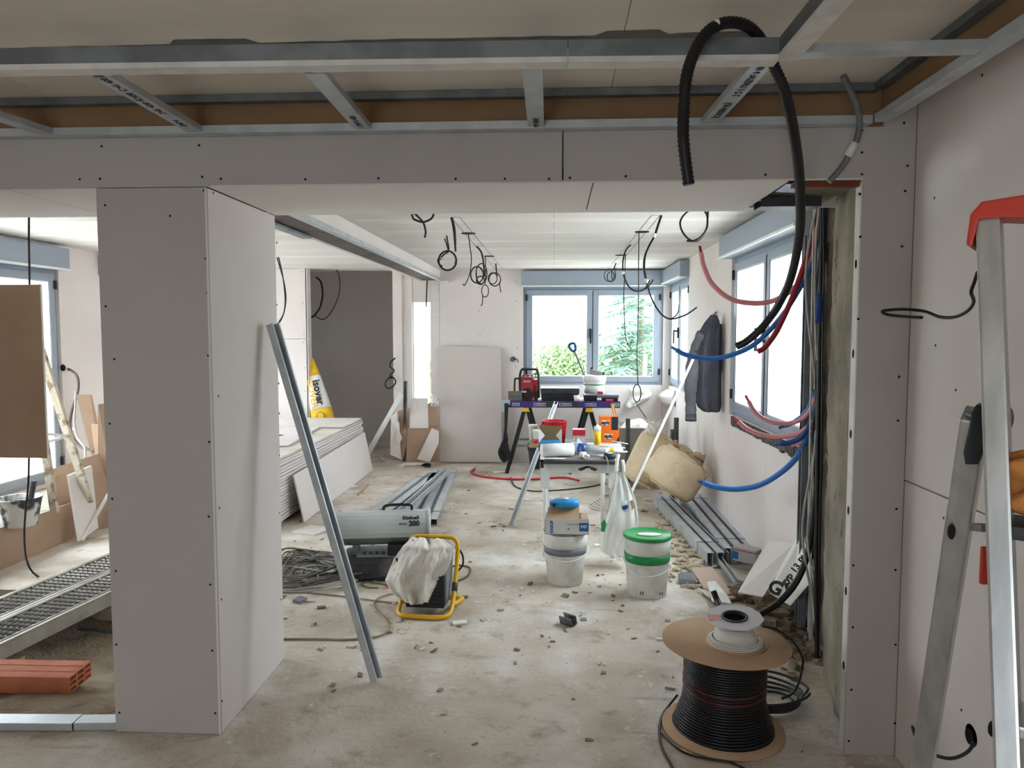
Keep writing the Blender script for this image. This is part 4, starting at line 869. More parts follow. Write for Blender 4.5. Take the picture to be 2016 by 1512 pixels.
for lab, a, b, z in (('thin dark channel between the two wall bundles', (1395,1082), (1330,1000), .05), ('single bright channel lying loose between the bundles', (1452,1155), (1350,1010), .03)):
    r = thing('steel_profile', lab, 'profile', at(*a, Z=0)); MB().chan(at(*a, Z=z), at(*b, Z=z), .04, .03, .002, (0,0,1)).build('channel', GALVD if z > .04 else GALV, r)
pb = at(1471,1122,Z=0.0)
r = thing('small_carton', 'small grey and white carton with blue and red print on the bundle end', 'box', pb, M=Matrix.Translation((pb.x,pb.y,.0)) @ Matrix.Rotation(-.75,4,'Z'))
MB().box(-.085,.085,-.05,.05,.06,.155).build('carton', mat('grey carton',(172,172,172),.7), r, True, bev=.002)
MB().box(-.086,.086,-.0505,.0505,.135,.142).build('red_stripe', RED, r, True)
MB().box(-.086,-.04,-.0508,-.03,.075,.125).build('blue_print', BLUEP, r, True)
# ---- oil heater --------------------------------------------------------
hp = at(745,1146,Z=0); hr = .16
r = thing('space_heater', 'grey cannon shaped oil heater on a black tank with carry handle', 'heater', M=Matrix.Translation((hp.x-.02, hp.y+.17, 0)) @ Matrix.Rotation(hr, 4, 'Z'))
HW = WORLD[r.name]
def half(a0, a1, R, x0, x1, n=14, flat=.8):
    b = MB(); pts = [(R*math.cos(a0+(a1-a0)*k/n), .31+R*math.sin(a0+(a1-a0)*k/n)) for k in range(n+1)]
    inn = [(y*.965, .31+(z-.31)*.965) for y, z in pts]; ring = pts+inn[::-1]; k = len(ring)
    b.add([(x,y,z) for x in (x0,x1) for y, z in ring], [tuple(range(k)), tuple(reversed(range(k,2*k)))]+[(i,k+i,k+(i+1)%k,(i+1)%k) for i in range(k)], False); return b
half(-.35, math.pi+.35, .115, -.30, .31).build('upper_cover', HGREY, r, True)
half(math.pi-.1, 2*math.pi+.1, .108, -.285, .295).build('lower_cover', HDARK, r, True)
MB().lathe([(.0,-.28),(.10,-.28),(.10,.285),(0,.285)], 24, Matrix.Translation((0,0,.31)) @ Matrix.Rotation(H,4,'Y')).build('burner_tube', DGREY, r, True)
MB().lathe([(.112,.30),(.119,.305),(.119,.325),(.108,.328)], 28, Matrix.Translation((0,0,.31)) @ Matrix.Rotation(H,4,'Y')).build('outlet_ring', HGREY, r, True)
MB().lathe([(.118,-.32),(.12,-.31),(.113,-.295)], 28, Matrix.Translation((0,0,.31)) @ Matrix.Rotation(H,4,'Y')).build('inlet_ring', BLACK, r, True)
tk = MB(); tk.box(-.24,.28,-.17,.14,.03,.15); tk.build('fuel_tank', mat('dusty black tank',(52,52,54),.55,col2=(112,112,110),scale=4,lo=.5,hi=.7), r, True, bev=.03)
MB().box(-.24,.27,-.16,.13,.0,.035).build('tank_foot', BLACK, r, True, bev=.008)
MB().box(-.15,.1,-.14,.10,.15,.165).build('tank_top', MGREY, r, True, bev=.006)
nub = MB()
for k in range(4): nub.box(-.11+.04*k,-.09+.04*k,-.10,-.06,.163,.17)
nub.build('tank_ribs', BLACK, r, True)
MB().box(.05,.20,-.14,-.02,.15,.23).build('control_box', BLACK, r, True, bev=.01)
for x in (-.16,.18): MB().box(x-.02,x+.02,-.06,.06,.14,.215).build('bracket', HDARK, r, True)
MB().tube(spline([(.02,0,.43),(.025,-.005,.452),(.06,-.005,.462),(.16,-.005,.462),(.20,-.005,.455),(.205,0,.427)],5), .009, 8).build('carry_handle', BLACK, r, True)
def ontop(x, ang, rad): return axes((x, -rad*math.cos(ang), .31+rad*math.sin(ang)), (1,0,0), (0, math.sin(ang), math.cos(ang)))
text('Einhell', HW @ ontop(.20, .78, .1165), .034, INK, r, bold=.0012, sx=1.2)
text('DHG', HW @ ontop(.150, .42, .1165), .024, INK, r)
text('200', HW @ ontop(.222, .43, .1165), .046, INK, r, bold=.0022)
# ---- yellow framed fan heater with cloth
hp = at(835,1216,Z=0)
r = thing('fan_heater', 'electric fan heater in a yellow tube frame, cloth thrown over it', 'heater', M=Matrix.Translation((hp.x+.005, hp.y+.14, 0)) @ Matrix.Rotation(-.06,4,'Z'))
MB().box(-.115,.115,-.10,.13,.05,.325).build('casing', mat('dark grey casing',(70,72,78),.45), r, True, bev=.008)
gb = MB()
gb.box(-.11,.11,-.108,-.10,.045,.325)
gb.build('front_panel', BLACK, r, True, bev=.002)
for k in range(11):
    z = .06+k*.023; MB().box(-.1,.1,-.114,-.108,z,z+.009).build('grille_slat', BLACK, r, True)
MB().box(.113,.118,-.08,.11,.07,.31).build('side_panel', MGREY, r, True, bev=.002)
fpts = spline([(-.14,.02,.14),(-.152,-.06,.05),(-.145,-.13,.02),(-.10,-.165,.016),(0,-.17,.016),(.10,-.165,.016),(.142,-.13,.02),(.15,-.06,.05),(.148,.03,.14),(.148,.09,.25),(.146,.125,.34),(.125,.135,.378),(.08,.14,.386),(-.08,.14,.386),(-.125,.135,.378),(-.146,.125,.34),(-.148,.09,.25),(-.14,.02,.14)],5)[:-1]
MB().tube(fpts, .0125, 9, closed=True).build('tube_frame', YELLOW, r, True)
MB().tube(spline([(.146,-.05,.05),(.15,.06,.02),(.15,.16,.016),(-.15,.16,.016),(-.15,.06,.02),(-.146,-.05,.05)],4), .0125, 8).build('rear_foot', YELLOW, r, True)
MB().tube([(.149,.0,.11),(.149,.03,.145)], .017, 8).build('clamp', DGREY, r, True)
MB().tube(spline([(.15,.12,.33),(.175,.13,.28),(.172,.14,.22),(.14,.14,.18)],5), .006, 7).build('power_cord', BLACK, r, True)
Lx = [(812,1058),(792,1076),(776,1100),(764,1130),(759,1142),(770,1166),(790,1178)]; Rx = [(872,1062),(890,1078),(889,1100),(876,1130),(868,1146),(856,1172),(846,1188)]
Ycl = [hp.y+.24, hp.y+.06, hp.y+.012, hp.y-.0, hp.y-.012, hp.y-.02, hp.y-.02]
cl = MB()
def clf(u, v):
    s = v*6; i = min(5, int(s)); f = s-i
    lx = Lx[i][0]*(1-f)+Lx[i+1][0]*f; rx = Rx[i][0]*(1-f)+Rx[i+1][0]*f; ly = Lx[i][1]*(1-f)+Lx[i+1][1]*f; ry = Rx[i][1]*(1-f)+Rx[i+1][1]*f; Y = Ycl[i]*(1-f)+Ycl[i+1]*f
    fold = .030*math.sin(u*15+1.2*math.sin(v*4))*min(1,v*2)+.018*noise.noise(Vector((u*5,v*6,1)))+.016*math.sin(u*29+v*5)*v*v+.012*abs(noise.noise(Vector((u*11+v*3,v*7,9))))+.007*noise.noise(Vector((u*24,v*12,2)))
    dy = 3*noise.noise(Vector((u*9,v*2,4)))+(10*(1-abs(2*u-.75)) if v > .85 else 0)*(v-.85)*6
    dy += 13*math.exp(-((u-.56)/.10)**2)*max(0,1-v*3.5)
    edge = (abs(u-.5)*2)**4*.10
    return at(lx+(rx-lx)*u, ly+(ry-ly)*u+dy, Y=Y-.02+fold+edge*v)
cl.grid(60, 44, clf); o = cl.build('work_trousers', CLOTHW, solid=.006, label='soiled white work trousers thrown over the yellow framed heater', cat='clothing')
pk = MB(); pk.poly([clf(.18,.5)-Vector((0,.008,0)), clf(.44,.52)-Vector((0,.008,0)), clf(.42,.70)-Vector((0,.008,0)), clf(.14,.66)-Vector((0,.008,0))], (0,.004,0)); pk.build('pocket', CLOTHW, o)
for a, b in (((.50,.02),(.52,.98)),): MB().tube([clf(.5+.03*math.sin(t*3), .05+.92*t)-Vector((0,.005,0)) for t in [k/14 for k in range(15)]], .004, 5).build('seam', CLOTHW, o)
# ---- tangle of extension cable and other cables on the floor
def tangle(label, px, ry, rx, n, r_, m, seed, h):
    R_ = random.Random(seed); P = []; c = at(*px, Z=.01)
    for k in range(n):
        a = k*2.1+R_.uniform(-.4,.4); q = R_.uniform(.55,1.0)
        P.append(Vector((c.x+rx*q*math.cos(a), c.y+ry*q*math.sin(a), .008+R_.uniform(0,h))))
    return MB().tube(spline(P,5), r_, 6).build('extension_cable', m, label=label, cat='cable', group='cables tangled behind the pillar')
DC = mat('dusty rubber cable',(124,120,112),.65,col2=(84,82,78),scale=7)
tangle('dusty dark cable tangle, main heap beside the heater tank', (612,1128), .46, .36, 30, .0055, DC, 3, .05)
tangle('second dusty cable loops spread lower through the heap', (600,1145), .34, .36, 20, .0055, CGREY, 5, .04)
tangle('black cable loops in the back of the heap near the pillar', (585,1100), .30, .26, 18, .006, DC, 9, .04)
tangle('coiled dark cable running under the leaning stud foot', (650,1135), .30, .24, 20, .0055, DC, 12, .06)
YC = mat('yellowish dusty cable',(150,140,112),.6)
wire('floor_cable', 'dusty yellowish cable running across the floor to the fan heater', 'cable', [pz(540,1160), pz(600,1166), pz(660,1172), pz(720,1180), pz(770,1186), pz(800,1186)], .0045, YC, raw=True)
wire('floor_cable', 'pale cable looping forward from the fan heater and back to the pillar', 'cable', [pz(785,1165), pz(748,1176), pz(736,1190), pz(745,1206), pz(760,1220), pz(766,1238), pz(752,1250), pz(725,1256), pz(680,1259), pz(620,1258), pz(545,1258)], .0055, YC, raw=True)
wire('floor_cable', 'dark flex looping out behind the fan heater', 'cable', [pz(880,1150), pz(905,1142), pz(922,1132), pz(925,1118), pz(905,1113), pz(885,1116)], .006, mat('dull flex',(96,90,78),.6), raw=True)
wire('floor_cable', 'green flex with red plug end lying under the heater tank', 'cable', [pz(765,1152), pz(745,1148), pz(722,1146), pz(712,1150), pz(725,1156), pz(745,1157)], .0045, mat('olive flex',(120,124,80),.6), raw=True)
MB().tube([Vector(pz(762,1152,.015)), Vector(pz(772,1154,.015))], .012, 8).build('cable_plug', RED, label='red plug on the floor in front of the heater tank', cat='plug')
p = at(652,1155,Z=0); MB().poly([at(632,1160,Z=.002), at(645,1162,Z=.002), at(675,1152,Z=.002), at(672,1147,Z=.002), at(640,1152,Z=.002)], (0,0,.02)).build('plastic_shell', WHITEP, bev=.004, label='white plastic shell on the floor before the heater tank', cat='scrap')
MB().poly([at(576,1186,Z=.002), at(590,1190,Z=.002), at(606,1182,Z=.002), at(590,1178,Z=.002)], (0,0,.018)).build('sponge', MGREY, bev=.003, label='small grey sponge block on the floor near the pillar', cat='sponge')
r = thing('profile_offcut', 'small grey steel profile offcut lying alone on the floor', 'scrap', at(1122,1232,Z=0)); MB().chan(at(1108,1224,Z=.003), at(1132,1232,Z=.003), .045, .05, .003, (0,-.4,1)).build('channel', GALVD, r)
# ---- mixing buckets
def pail(r, c, h, rb, rt, m, n=36):
    MB().lathe([(rb-.006,0),(rb,.004),(rb+(rt-rb)*.75,h*.72),(rb+(rt-rb)*.78,h*.74),(rt,h*.76),(rt+.003,h*.97),(rt-.008,h),(rt-.012,h*.97),(rb-.004,.01),(0,.01)], n, Matrix.Translation(c)).build('pail', m, r)
def bail(r, c, h, rt, drop, m, a0=math.pi, a1=2*math.pi):
    MB().tube([c+Vector((rt*1.03*math.cos(a), rt*1.03*math.sin(a), h*.78-drop*abs(math.sin(a)))) for a in [a0+(a1-a0)*k/20 for k in range(21)]], .003, 6).build('bail', m, r)
c = at(1113,1158,Z=0); c.y += .125; WB = c.copy()
r = thing('bucket', 'dusty white bucket with grey band carrying the blue printed carton', 'bucket', c)
pail(r, c, .335, .112, .143, DUST); bail(r, c, .30, .143, .06, WHITEP)
MB().lathe([(.1335,.20),(.1385,.243)], 36, Matrix.Translation(c)).build('grey_band', MGREY, r)
MB().lathe([(.138,.335),(.143,.337),(.14,.343),(0,.34)], 36, Matrix.Translation(c)).build('grey_lid', mat('grey lid',(150,154,158),.4), r)
c = at(1278,1182,Z=0); c.y += .125; GB = c.copy()
r = thing('bucket', 'white bucket with bright green lid and green band on the bare floor', 'bucket', c)
pail(r, c, .36, .118, .140, DUST); bail(r, c, .29, .14, .075, WHITEP)
MB().lathe([(.1365,.212),(.1405,.262)], 36, Matrix.Translation(c)).build('green_band', GREEN, r)
MB().lathe([(.142,.352),(.146,.355),(.147,.372),(.140,.376),(.134,.370),(.05,.367),(0,.367)], 40, Matrix.Translation(c)).build('green_lid', GREEN, r)
MB().lathe([(.0,.372),(.06,.371),(.07,.369)], 20, Matrix.Translation(c+Vector((.01,0,0))), sx=1.1, sy=.6).build('lid_dust', DUST, r)
for dx in (-.055,.06):
    for k in range(2): MB().box(dx+.014*k, dx+.014*k+.008, -.122, -.119, .03, .05, Matrix.Translation(c)).build('moulded_mark', MGREY, r)
# carton on the white bucket
x0,x1,z0,z1 = rect(1073,1019,1159,1051,4.64); zc = .3445
r = thing('carton', 'open white carton with blue print standing on the white bucket', 'box', ((x0+x1)/2,4.72,zc))
yb = 4.64; CW = x1-x0; CH = .098
WC = mat('white carton',(222,222,220),.7)
MB().box(x0,x1,yb,yb+.002,zc,zc+CH).box(x0,x1,yb+.17,yb+.172,zc,zc+CH).box(x0,x0+.002,yb,yb+.17,zc,zc+CH).box(x1-.002,x1,yb,yb+.17,zc,zc+CH).box(x0,x1,yb,yb+.17,zc,zc+.002).build('carton_body', WC, r)
MB().poly([(x0+.005,yb+.005,zc+CH*.93),(x0+.21,yb+.005,zc+CH*.95),(x0+.215,yb+.10,zc+CH+.065),(x0+.02,yb+.10,zc+CH+.05)], (0,.003,.002)).build('flap', CARD, r)
MB().poly([(x1-.002,yb,zc+CH),(x1-.002,yb+.17,zc+CH),(x1-.045,yb+.17,zc+CH-.01),(x1-.045,yb,zc+CH-.01)], (0,0,.002)).build('flap', CARD, r)
MB().box(x1-.058,x1-.002,yb-.0008,yb,zc+.022,zc+.075).build('blue_square', BLUEP, r)
text('F47', face(x1-.03, yb-.0012, zc+.05), .026, WHITEP, r, bold=.001)
text('KNAUF', axes((x0+.042,yb-.0012,zc+.048), (0,0,1), (-1,0,0)), .024, BLUEP, r, bold=.0012)
text('Hammerschrauben', face(x0+.175, yb-.0012, zc+.066), .010, INK, r)
text('U', face(x0+.145, yb-.0012, zc+.035), .014, INK, r, bold=.001)
x0,x1,z0,z1 = rect(1083,981,1138,1003,4.70); zb2 = zc+CH+.058
r = thing('chalk_line', 'blue chalk line reel lying on the open carton', 'tool', ((x0+x1)/2,4.72,zb2))
MB().lathe([(.0,0),(.07,0),(.082,.008),(.084,.03),(.076,.044),(0,.046)], 28, Matrix.Translation(((x0+x1)/2+.01,4.73,zb2)), sx=1.05, sy=.7).build('housing', LBLUE, r)
MB().box(x0-.004,x0+.04,4.70,4.75,zb2+.004,zb2+.038).build('nozzle', LBLUE, r, bev=.008)
MB().box(x0+.016,x0+.032,4.671,4.70,zb2+.012,zb2+.032).build('window', BLACK, r, bev=.002)
MB().lathe([(0,.046),(.03,.047),(.03,.056),(0,.058)], 16, Matrix.Translation(((x0+x1)/2,4.73,zb2))).build('crank', GALV, r)
# ---- dusty work table
TY0, TY1 = 5.18, 6.2
tx0, tx1 = at(1063,905,Y=TY0).x, at(1219,905,Y=TY0).x; TZ = at(1140,905,Y=TY0).z
r = thing('work_table', 'small dusty white folding table crowded with site materials', 'table', ((tx0+tx1)/2,TY0,0))
MB().box(tx0,tx1,TY0,TY1,TZ-.022,TZ).build('tabletop', mat('grimy table top',(128,124,120),.6,col2=(92,88,86),scale=6,col3=(190,188,184),scale3=9), r, bev=.003)
MB().box(tx0+.02,tx1-.02,TY0-.006,TY0,TZ-.032,TZ-.010).build('front_edge', DGREY, r, bev=.002)
MB().box(tx0+.03,tx1-.03,TY0+.03,TY0+.045,TZ-.10,TZ-.022).build('apron', DUST, r, bev=.002)
for x in (tx0,tx1-.03): MB().box(x,x+.03,TY0,TY1,TZ-.075,TZ+.004).build('side_rail', WHITEP, r, bev=.004)
for x in (tx0+.004,tx1-.026): MB().box(x,x+.022,TY0-.007,TY0,TZ-.06,TZ-.015).build('end_cap', BLACK, r, bev=.003)
st_ = MB(); st_.poly([(tx0+.33+.08*math.cos(a)*(.6+.4*math.sin(3*a)),TY0+.0285,TZ-.085+.035*abs(math.sin(a))) for a in [2*math.pi*k/14 for k in range(14)]], (0,.001,0)); st_.build('glue_stain', mat('brown glue',(104,76,48),.7), r)
for x, y in ((tx0+.035,TY0+.05),(tx1-.035,TY0+.05),(tx0+.035,TY1-.08),(tx1-.05,TY1-.08)):
    MB().tube([(x,y,TZ-.03),(x,y,.02)], .0175, 12).box(x-.032,x+.032,y-.022,y+.022,TZ-.20,TZ-.03).build('leg', DUST, r)
    MB().tube([(x,y,.025),(x,y,.0)], .021, 12).build('rubber_foot', WHITEP, r)
t0 = TZ+.001
def flatbox(nm, label, cat, px, Y, dep, m, base=None, rz=0, bev=.003, group=None):
    x0,x1,z0,z1 = rect(*px, Y); zb = t0 if base is None else base
    kw = {'group': group} if group else {}
    r = thing(nm, label, cat, M=Matrix.Translation(((x0+x1)/2, Y, zb)) @ Matrix.Rotation(rz,4,'Z'), **kw)
    w2 = (x1-x0)/2; h = z1-z0; MB().box(-w2,w2,0,dep,0,h).build('body', m, r, True, bev=bev); return r, w2, h
# paper roll, front left
p, q = at(1066,896,Y=5.27), at(1128,886,Y=5.33); p.z = q.z = t0+.047; 
r = thing('paper_roll', 'white paper roll lying across the near edge of the work table', 'paper roll', p)
MB().tube([p,p.lerp(q,.5),q], [.046,.047,.045], 22).build('roll', PAPER, r)
MB().tube([q+(q-p).normalized()*.0005,q+(q-p).normalized()*.001], .02, 14).build('core_hole', CARD, r)
MB().poly([p+Vector((-.01,-.046,-.045)), p+Vector((.16,-.05,-.044)), p+Vector((.17,-.085,-.0465)), p+Vector((.01,-.075,-.0465))], (0,0,.001)).build('loose_sheet', PAPER, r)
# open carton with cut sides
x0,x1,z0,z1 = rect(1061,843,1106,890,5.52); r = thing('screw_carton', 'open carton with blue edge and brown inside on the work table', 'box', ((x0+x1)/2,5.52,t0))
w_ = x1-x0; h_ = z1-t0; m_ = (x0+x1)/2; cy = 5.52
MB().box(x0,x1,cy,cy+.14,t0,t0+h_*.30).build('tray', mat('dark carton front',(58,58,66),.6), r, bev=.002)
MB().box(x0-.001,x1+.001,cy-.001,cy+.141,t0+h_*.30,t0+h_*.38).build('blue_edge', LBLUE, r)
MB().box(x0,x1,cy+.135,cy+.14,t0+h_*.38,t0+h_).build('back_flap', OLIVE, r)
for s in (-1,1): MB().poly([(m_+s*w_/2,cy+.0,t0+h_*.38),(m_+s*w_/2,cy+.0,t0+h_),(m_+s*w_*.24,cy+.012,t0+h_*.68)], (0,.003,0)).build('white_flap', WC, r)
# red pail
c = at(1093,868,Y=5.95); c.z = t0; hh = at(1093,828,Y=5.95).z-t0
r = thing('bucket', 'red plastic pail at the back of the work table', 'bucket', c)
MB().lathe([(.07,0),(.075,.003),(.094,hh*.98),(.098,hh),(.092,hh),(.07,.006),(0,.006)], 28, Matrix.Translation(c)).build('pail', RED, r)
MB().tube([c+Vector((-.096,-.0,hh-.01)), c+Vector((-.11,-.02,hh-.06)), c+Vector((-.115,-.03,hh-.13))], .008, 7).build('handle', RED, r)
def cup(label, px, py0, py1, Y, rr, m, m2=None):
    c = at(px, py1, Y=Y); c.z = t0; h = at(px,py0,Y=Y).z-t0; r = thing('cup', label, 'cup', c)
    MB().lathe([(rr*.82,0),(rr,h*.85),(rr*1.12,h*.87),(rr*1.12,h),(rr*.9,h),(0,h*.95)], 20, Matrix.Translation(c)).build('cup_body', m, r)
    if m2: MB().lathe([(rr*.86,.004),(rr*.93,h*.35)], 20, Matrix.Translation(c)).build('label_band', m2, r)
cup('white plastic jar at the far corner of the work table', 1049, 836, 862, 6.05, .034, DUST)
cup('clear cup with red band beside the white jar', 1057, 846, 872, 5.9, .03, WHITEP, RED)
MB().box(tx0-.10,tx0+.10,5.90,6.12,TZ-.03,TZ-.002).build('wood_plank', WOOD, bev=.002, label='small wood plank jutting from the far side of the work table', cat='plank')
c = at(1055,905,Y=6.35); 
# items at the right of the table
r, w2, h = flatbox('screw_box', 'red topped white box standing in the middle of the work table', 'box', (1128,842,1152,872), 5.85, .10, mat('box print',(196,188,186),.6))
MB().box(-w2-.001,w2+.001,-.001,.101,h*.62,h+.001).build('red_top', RED, r, True); MB().box(-w2*.0,w2*.9,-.0015,0,.0,h*.5).build('white_label', PAPER, r, True); MB().box(-w2*.95,-w2*.05,-.0015,0,h*.02,h*.45).build('dark_print', DGREY, r, True)
c = at(1176,870,Y=5.75); c.z = t0; h = at(1176,836,Y=5.75).z-t0
r = thing('sealant_cartridge', 'yellow and white sealant cartridge standing on the work table', 'cartridge', c)
MB().lathe([(.027,0),(.027,h*.74),(0,h*.74)], 20, Matrix.Translation(c)).build('tube', YEL2, r)
MB().lathe([(.0275,h*.74),(.0275,h*.92),(.012,h*.95),(.009,h),(0,h)], 20, Matrix.Translation(c)).build('cap', WHITEP, r)
MB().lathe([(.0273,h*.05),(.0273,h*.12)], 20, Matrix.Translation(c)).build('cap', WHITEP, r)
text('SILIKON', axes((c.x-.008,c.y-.0275,c.z+h*.38), (0,0,1), (-1,0,0)), .016, INK, r)
def spit(label, px, Y, base, arc):
    r, w2, h = flatbox('fastener_box', label, 'box', px, Y, .13, ORANGE, base)
    if arc:
        MB().poly([(w2,-.001,0),(w2,-.001,h*.62),(w2*.86,-.001,h*.36),(w2*.55,-.001,h*.12),(w2*.2,-.001,0)], (0,.0009,0)).build('dark_corner', mat('navy print',(38,34,52),.6), r, True)
    else: MB().box(w2*.28,w2,-.0012,0,0,h).build('dark_side', INK, r, True)
    lx = -.01 if arc else -w2*.38
    MB().poly([(lx-w2*.42,-.0012,h*.36),(lx+w2*.34,-.0012,h*.36),(lx+w2*.46,-.0012,h*.72),(lx-w2*.42,-.0012,h*.72)], (0,.0009,0)).build('white_badge', PAPER, r, True)
    text('spit', WORLD[r.name] @ face(lx+.0,-.0018,h*.55), .042, INK, r, bold=.002); return h
hb_ = spit('orange fastener box with dark corner, at the back of the work table', (1182,840,1219,866), 5.95, t0, True)
spit('smaller orange fastener box stacked on the other one', (1181,815,1217,841), 5.96, t0+hb_+.001, False)
for lab, px, Y, m in (('pale blue glove packet on the right of the work table', (1156,867,1224,882), 5.72, LBLUE), ('clear brush packet in front of the blue packet', (1162,876,1200,886), 5.55, WOOD)):
    x0,x1,z0,z1 = rect(*px, Y); MB().box(x0,x1,Y,Y+.12,t0+.001,t0+.022).build('packet', m if m != LBLUE else mat('pale blue packet',(150,196,212),.4,col2=(232,236,236),scale=9,lo=.45,hi=.55), bev=.007, label=lab, cat='packet')
p, q = at(1172,886,Y=5.48), at(1226,888,Y=5.50); p.z = q.z = t0+.02
r = thing('sealant_cartridge', 'white cartridge with yellow band lying near the table edge', 'cartridge', p); MB().tube([p,q], .0195, 16).build('tube', WHITEP, r); MB().tube([p.lerp(q,.52),p.lerp(q,.66)], .0199, 16, cap=False).build('yellow_band', YEL2, r)
p, q = at(1148,890,Y=5.42), at(1180,898,Y=5.35); p.z = t0+.04; q.z = t0+.034; dd = (q-p).normalized()
r = thing('water_bottle', 'clear water bottle with blue band lying on the work table', 'bottle', p)
MB().tube([p-dd*.10,p-dd*.09,p,q-dd*.03,q+dd*.015,q+dd*.03,q+dd*.045], [.03,.037,.037,.036,.018,.013,.013], 20).build('bottle', BOTTLE, r)
MB().tube([p-dd*.03,p+dd*.035], .0378, 20, cap=False).build('blue_band', mat('blue bottle print',(40,86,164),.4,col2=(226,232,240),scale=26,lo=.52,hi=.6), r); MB().tube([q+dd*.044,q+dd*.062], .0165, 14).build('cap', WHITEP, r)
fb = MB()
def filmf(u, v):
    p = at(1120+32*u, 892-30*v, Y=5.55+.1*v); p.z = max(t0+.004, p.z*.0+t0+.01+.075*math.sin(math.pi*u)*math.sin(math.pi*v)+.03*noise.noise(Vector((u*5,v*5,3)))); p.y = 5.45+.30*v; return p
fb.grid(18, 18, filmf); fb.build('plastic_bag', FILMT, solid=.001, label='crumpled clear plastic bag in the middle of the work table', cat='bag')
c = at(1201,902,Y=5.24); c.z = t0
r = thing('tape_roll', 'dark grey tape roll at the near right corner of the table', 'tape', c)
MB().lathe([(.022,0),(.044,0),(.044,.038),(.022,.038)], 26, Matrix.Translation(c)).build('roll', DGREY, r); MB().lathe([(.021,0),(.021,.0385)], 20, Matrix.Translation(c)).build('core', WHITEP, r)
MB().tube([c+Vector((.03,.0,.044)), c+Vector((.12,.01,.046))], .006, 8).build('spatula_handle', WHITEP, label='white tool handle resting on the dark tape roll', cat='tool')
p = at(1143,902,Y=5.24); p.z = t0+.024; r = thing('clear_cup', 'small clear plastic cup lying on its side at the table front', 'cup', p); MB().tube([p, p+Vector((.03,-.02,0))], [.022,.024], 16).build('cup_body', FILM, r); MB().tube([p+Vector((.03,-.02,0)),p+Vector((.06,-.03,-.006))], [.012,.010], 10).build('neck', WHITEP, r)
wire('string', 'white string dangling over the front edge of the table', 'string', [(1192,898,5.2),(1196,905,5.165),(1197,915,5.16),(1196,925,5.16)], .002, WHITEC)
for px, lab in (((1205,868),'white straw sticking out at the table side, upper'),((1200,876),'white straw sticking out at the table side, lower')):
    p = at(px[0],px[1],Y=5.8); MB().tube([p, p+Vector((.12,-.02,-.02))], .004, 6).build('straw', WHITEP, label=lab, cat='straw')
# rubbish bag hanging from the table corner
r = thing('rubbish_bag', 'white plastic bag of rubbish hanging from the table corner', 'bag', at(1222,1090,Y=5.12))
bm_ = MB(); BL = [(1212,930),(1205,955),(1198,985),(1190,1020),(1181,1055),(1180,1078),(1190,1090),(1222,1093)]; BR = [(1228,930),(1240,945),(1252,965),(1257,995),(1254,1030),(1250,1060),(1245,1086),(1226,1093)]
def bagf(u, v):
    s = v*7; i = min(6,int(s)); f = s-i; lx = BL[i][0]*(1-f)+BL[i+1][0]*f; rx = BR[i][0]*(1-f)+BR[i+1][0]*f; y = BL[i][1]*(1-f)+BL[i+1][1]*f
    a = 2*math.pi*u; cx = (lx+rx)/2; hw = (rx-lx)/2; p = at(cx+hw*math.cos(a), y, Y=5.10)
    return p+Vector((0, .075*math.sin(a)*min(1,v*2.2)*(1 if v < .95 else .5)+.018*noise.noise(Vector((math.cos(a)*3,math.sin(a)*3,v*5)))+.008*math.sin(9*a+v*4), 0))
bm_.grid(48, 30, bagf); bm_.build('bag_skin', mat('thin white bag film',(236,238,234),.35,spec=.5,alpha=.72,bump=.5,bscale=16), r)
for a, b in ((BL[0],(1218,893)),(BR[0],(1226,905))): MB().tube(path([(a[0],a[1],5.10),((a[0]+b[0])/2,(a[1]+b[1])/2-4,5.11),(b[0],b[1]+2,5.13)],4), [.012]*9, 6).build('strap', FILM, r)
MB().poly([at(x,y,Y=5.005) for x, y in ((1184,1030),(1190,1022),(1194,1032),(1190,1048),(1183,1046))], (0,.002,0)).build('green_print', GREEN, r)
MB().box(-.06,.06,-.03,.04,-.04,.05, Matrix.Translation(at(1228,1040,Y=5.11))).build('brown_rubbish', CARD, r, bev=.012)
p = at(1226,985,Y=5.07); r2 = MB().tube([p, p+Vector((.02,0,-.06)), p+Vector((.028,0,-.09))], [.028,.028,.012], 14).build('clear_bottle', BOTTLE, r); MB().tube([p+Vector((.008,0,-.03)),p+Vector((.018,0,-.055))], .029, 14, cap=False).build('blue_band', DBLUE, r)
MB().bar(at(1243,985,Y=5.06), at(1248,1000,Y=5.06), .02, .02).build('cork', CARD, r)
# long aluminium profile leaning on the trestle top
r = thing('steel_stud', 'long grey stud slanting from the floor up to the trestle board', 'profile', at(1005,1037,Z=0)); MB().chan(at(1006,1035,Z=.02), at(1094,796,Y=8.44), .045, .035, .002, (0,-1,.3)).build('channel', GALV, r)
wire('red_pipe', 'long red pipe lying in a bow on the floor before the trestles', 'pipe', [pz(935,922,.012), pz(928,930,.012), pz(950,938,.012), pz(1000,943,.012), pz(1060,943,.012), pz(1110,940,.012), pz(1140,946,.012)], .011, HRED, raw=True)
wire('floor_cable', 'dark cable bowing across the floor behind the table', 'cable', [pz(1005,940), pz(1015,958), pz(1050,967), pz(1100,965), pz(1150,960), pz(1192,952)], .008, DGREY, raw=True)
wire('blue_pipe', 'thin blue pipe lying along the foot of the far wall', 'pipe', [pz(900,906,.01), pz(950,906,.01), pz(996,907,.01)], .009, BLUE, raw=True)
P = []; c = at(1183,995,Z=.01)
for i in range(7): P += [Vector((c.x+(.10-.006*i)*math.cos(2*math.pi*k/16)+.012*i, c.y+(.18-.01*i)*math.sin(2*math.pi*k/16), .01+.014*i)) for k in range(16)]
MB().tube(spline(P,2), .007, 6).build('cable_coil', WHITEC, label='coil of white cable on the floor behind the table leg', cat='cable')
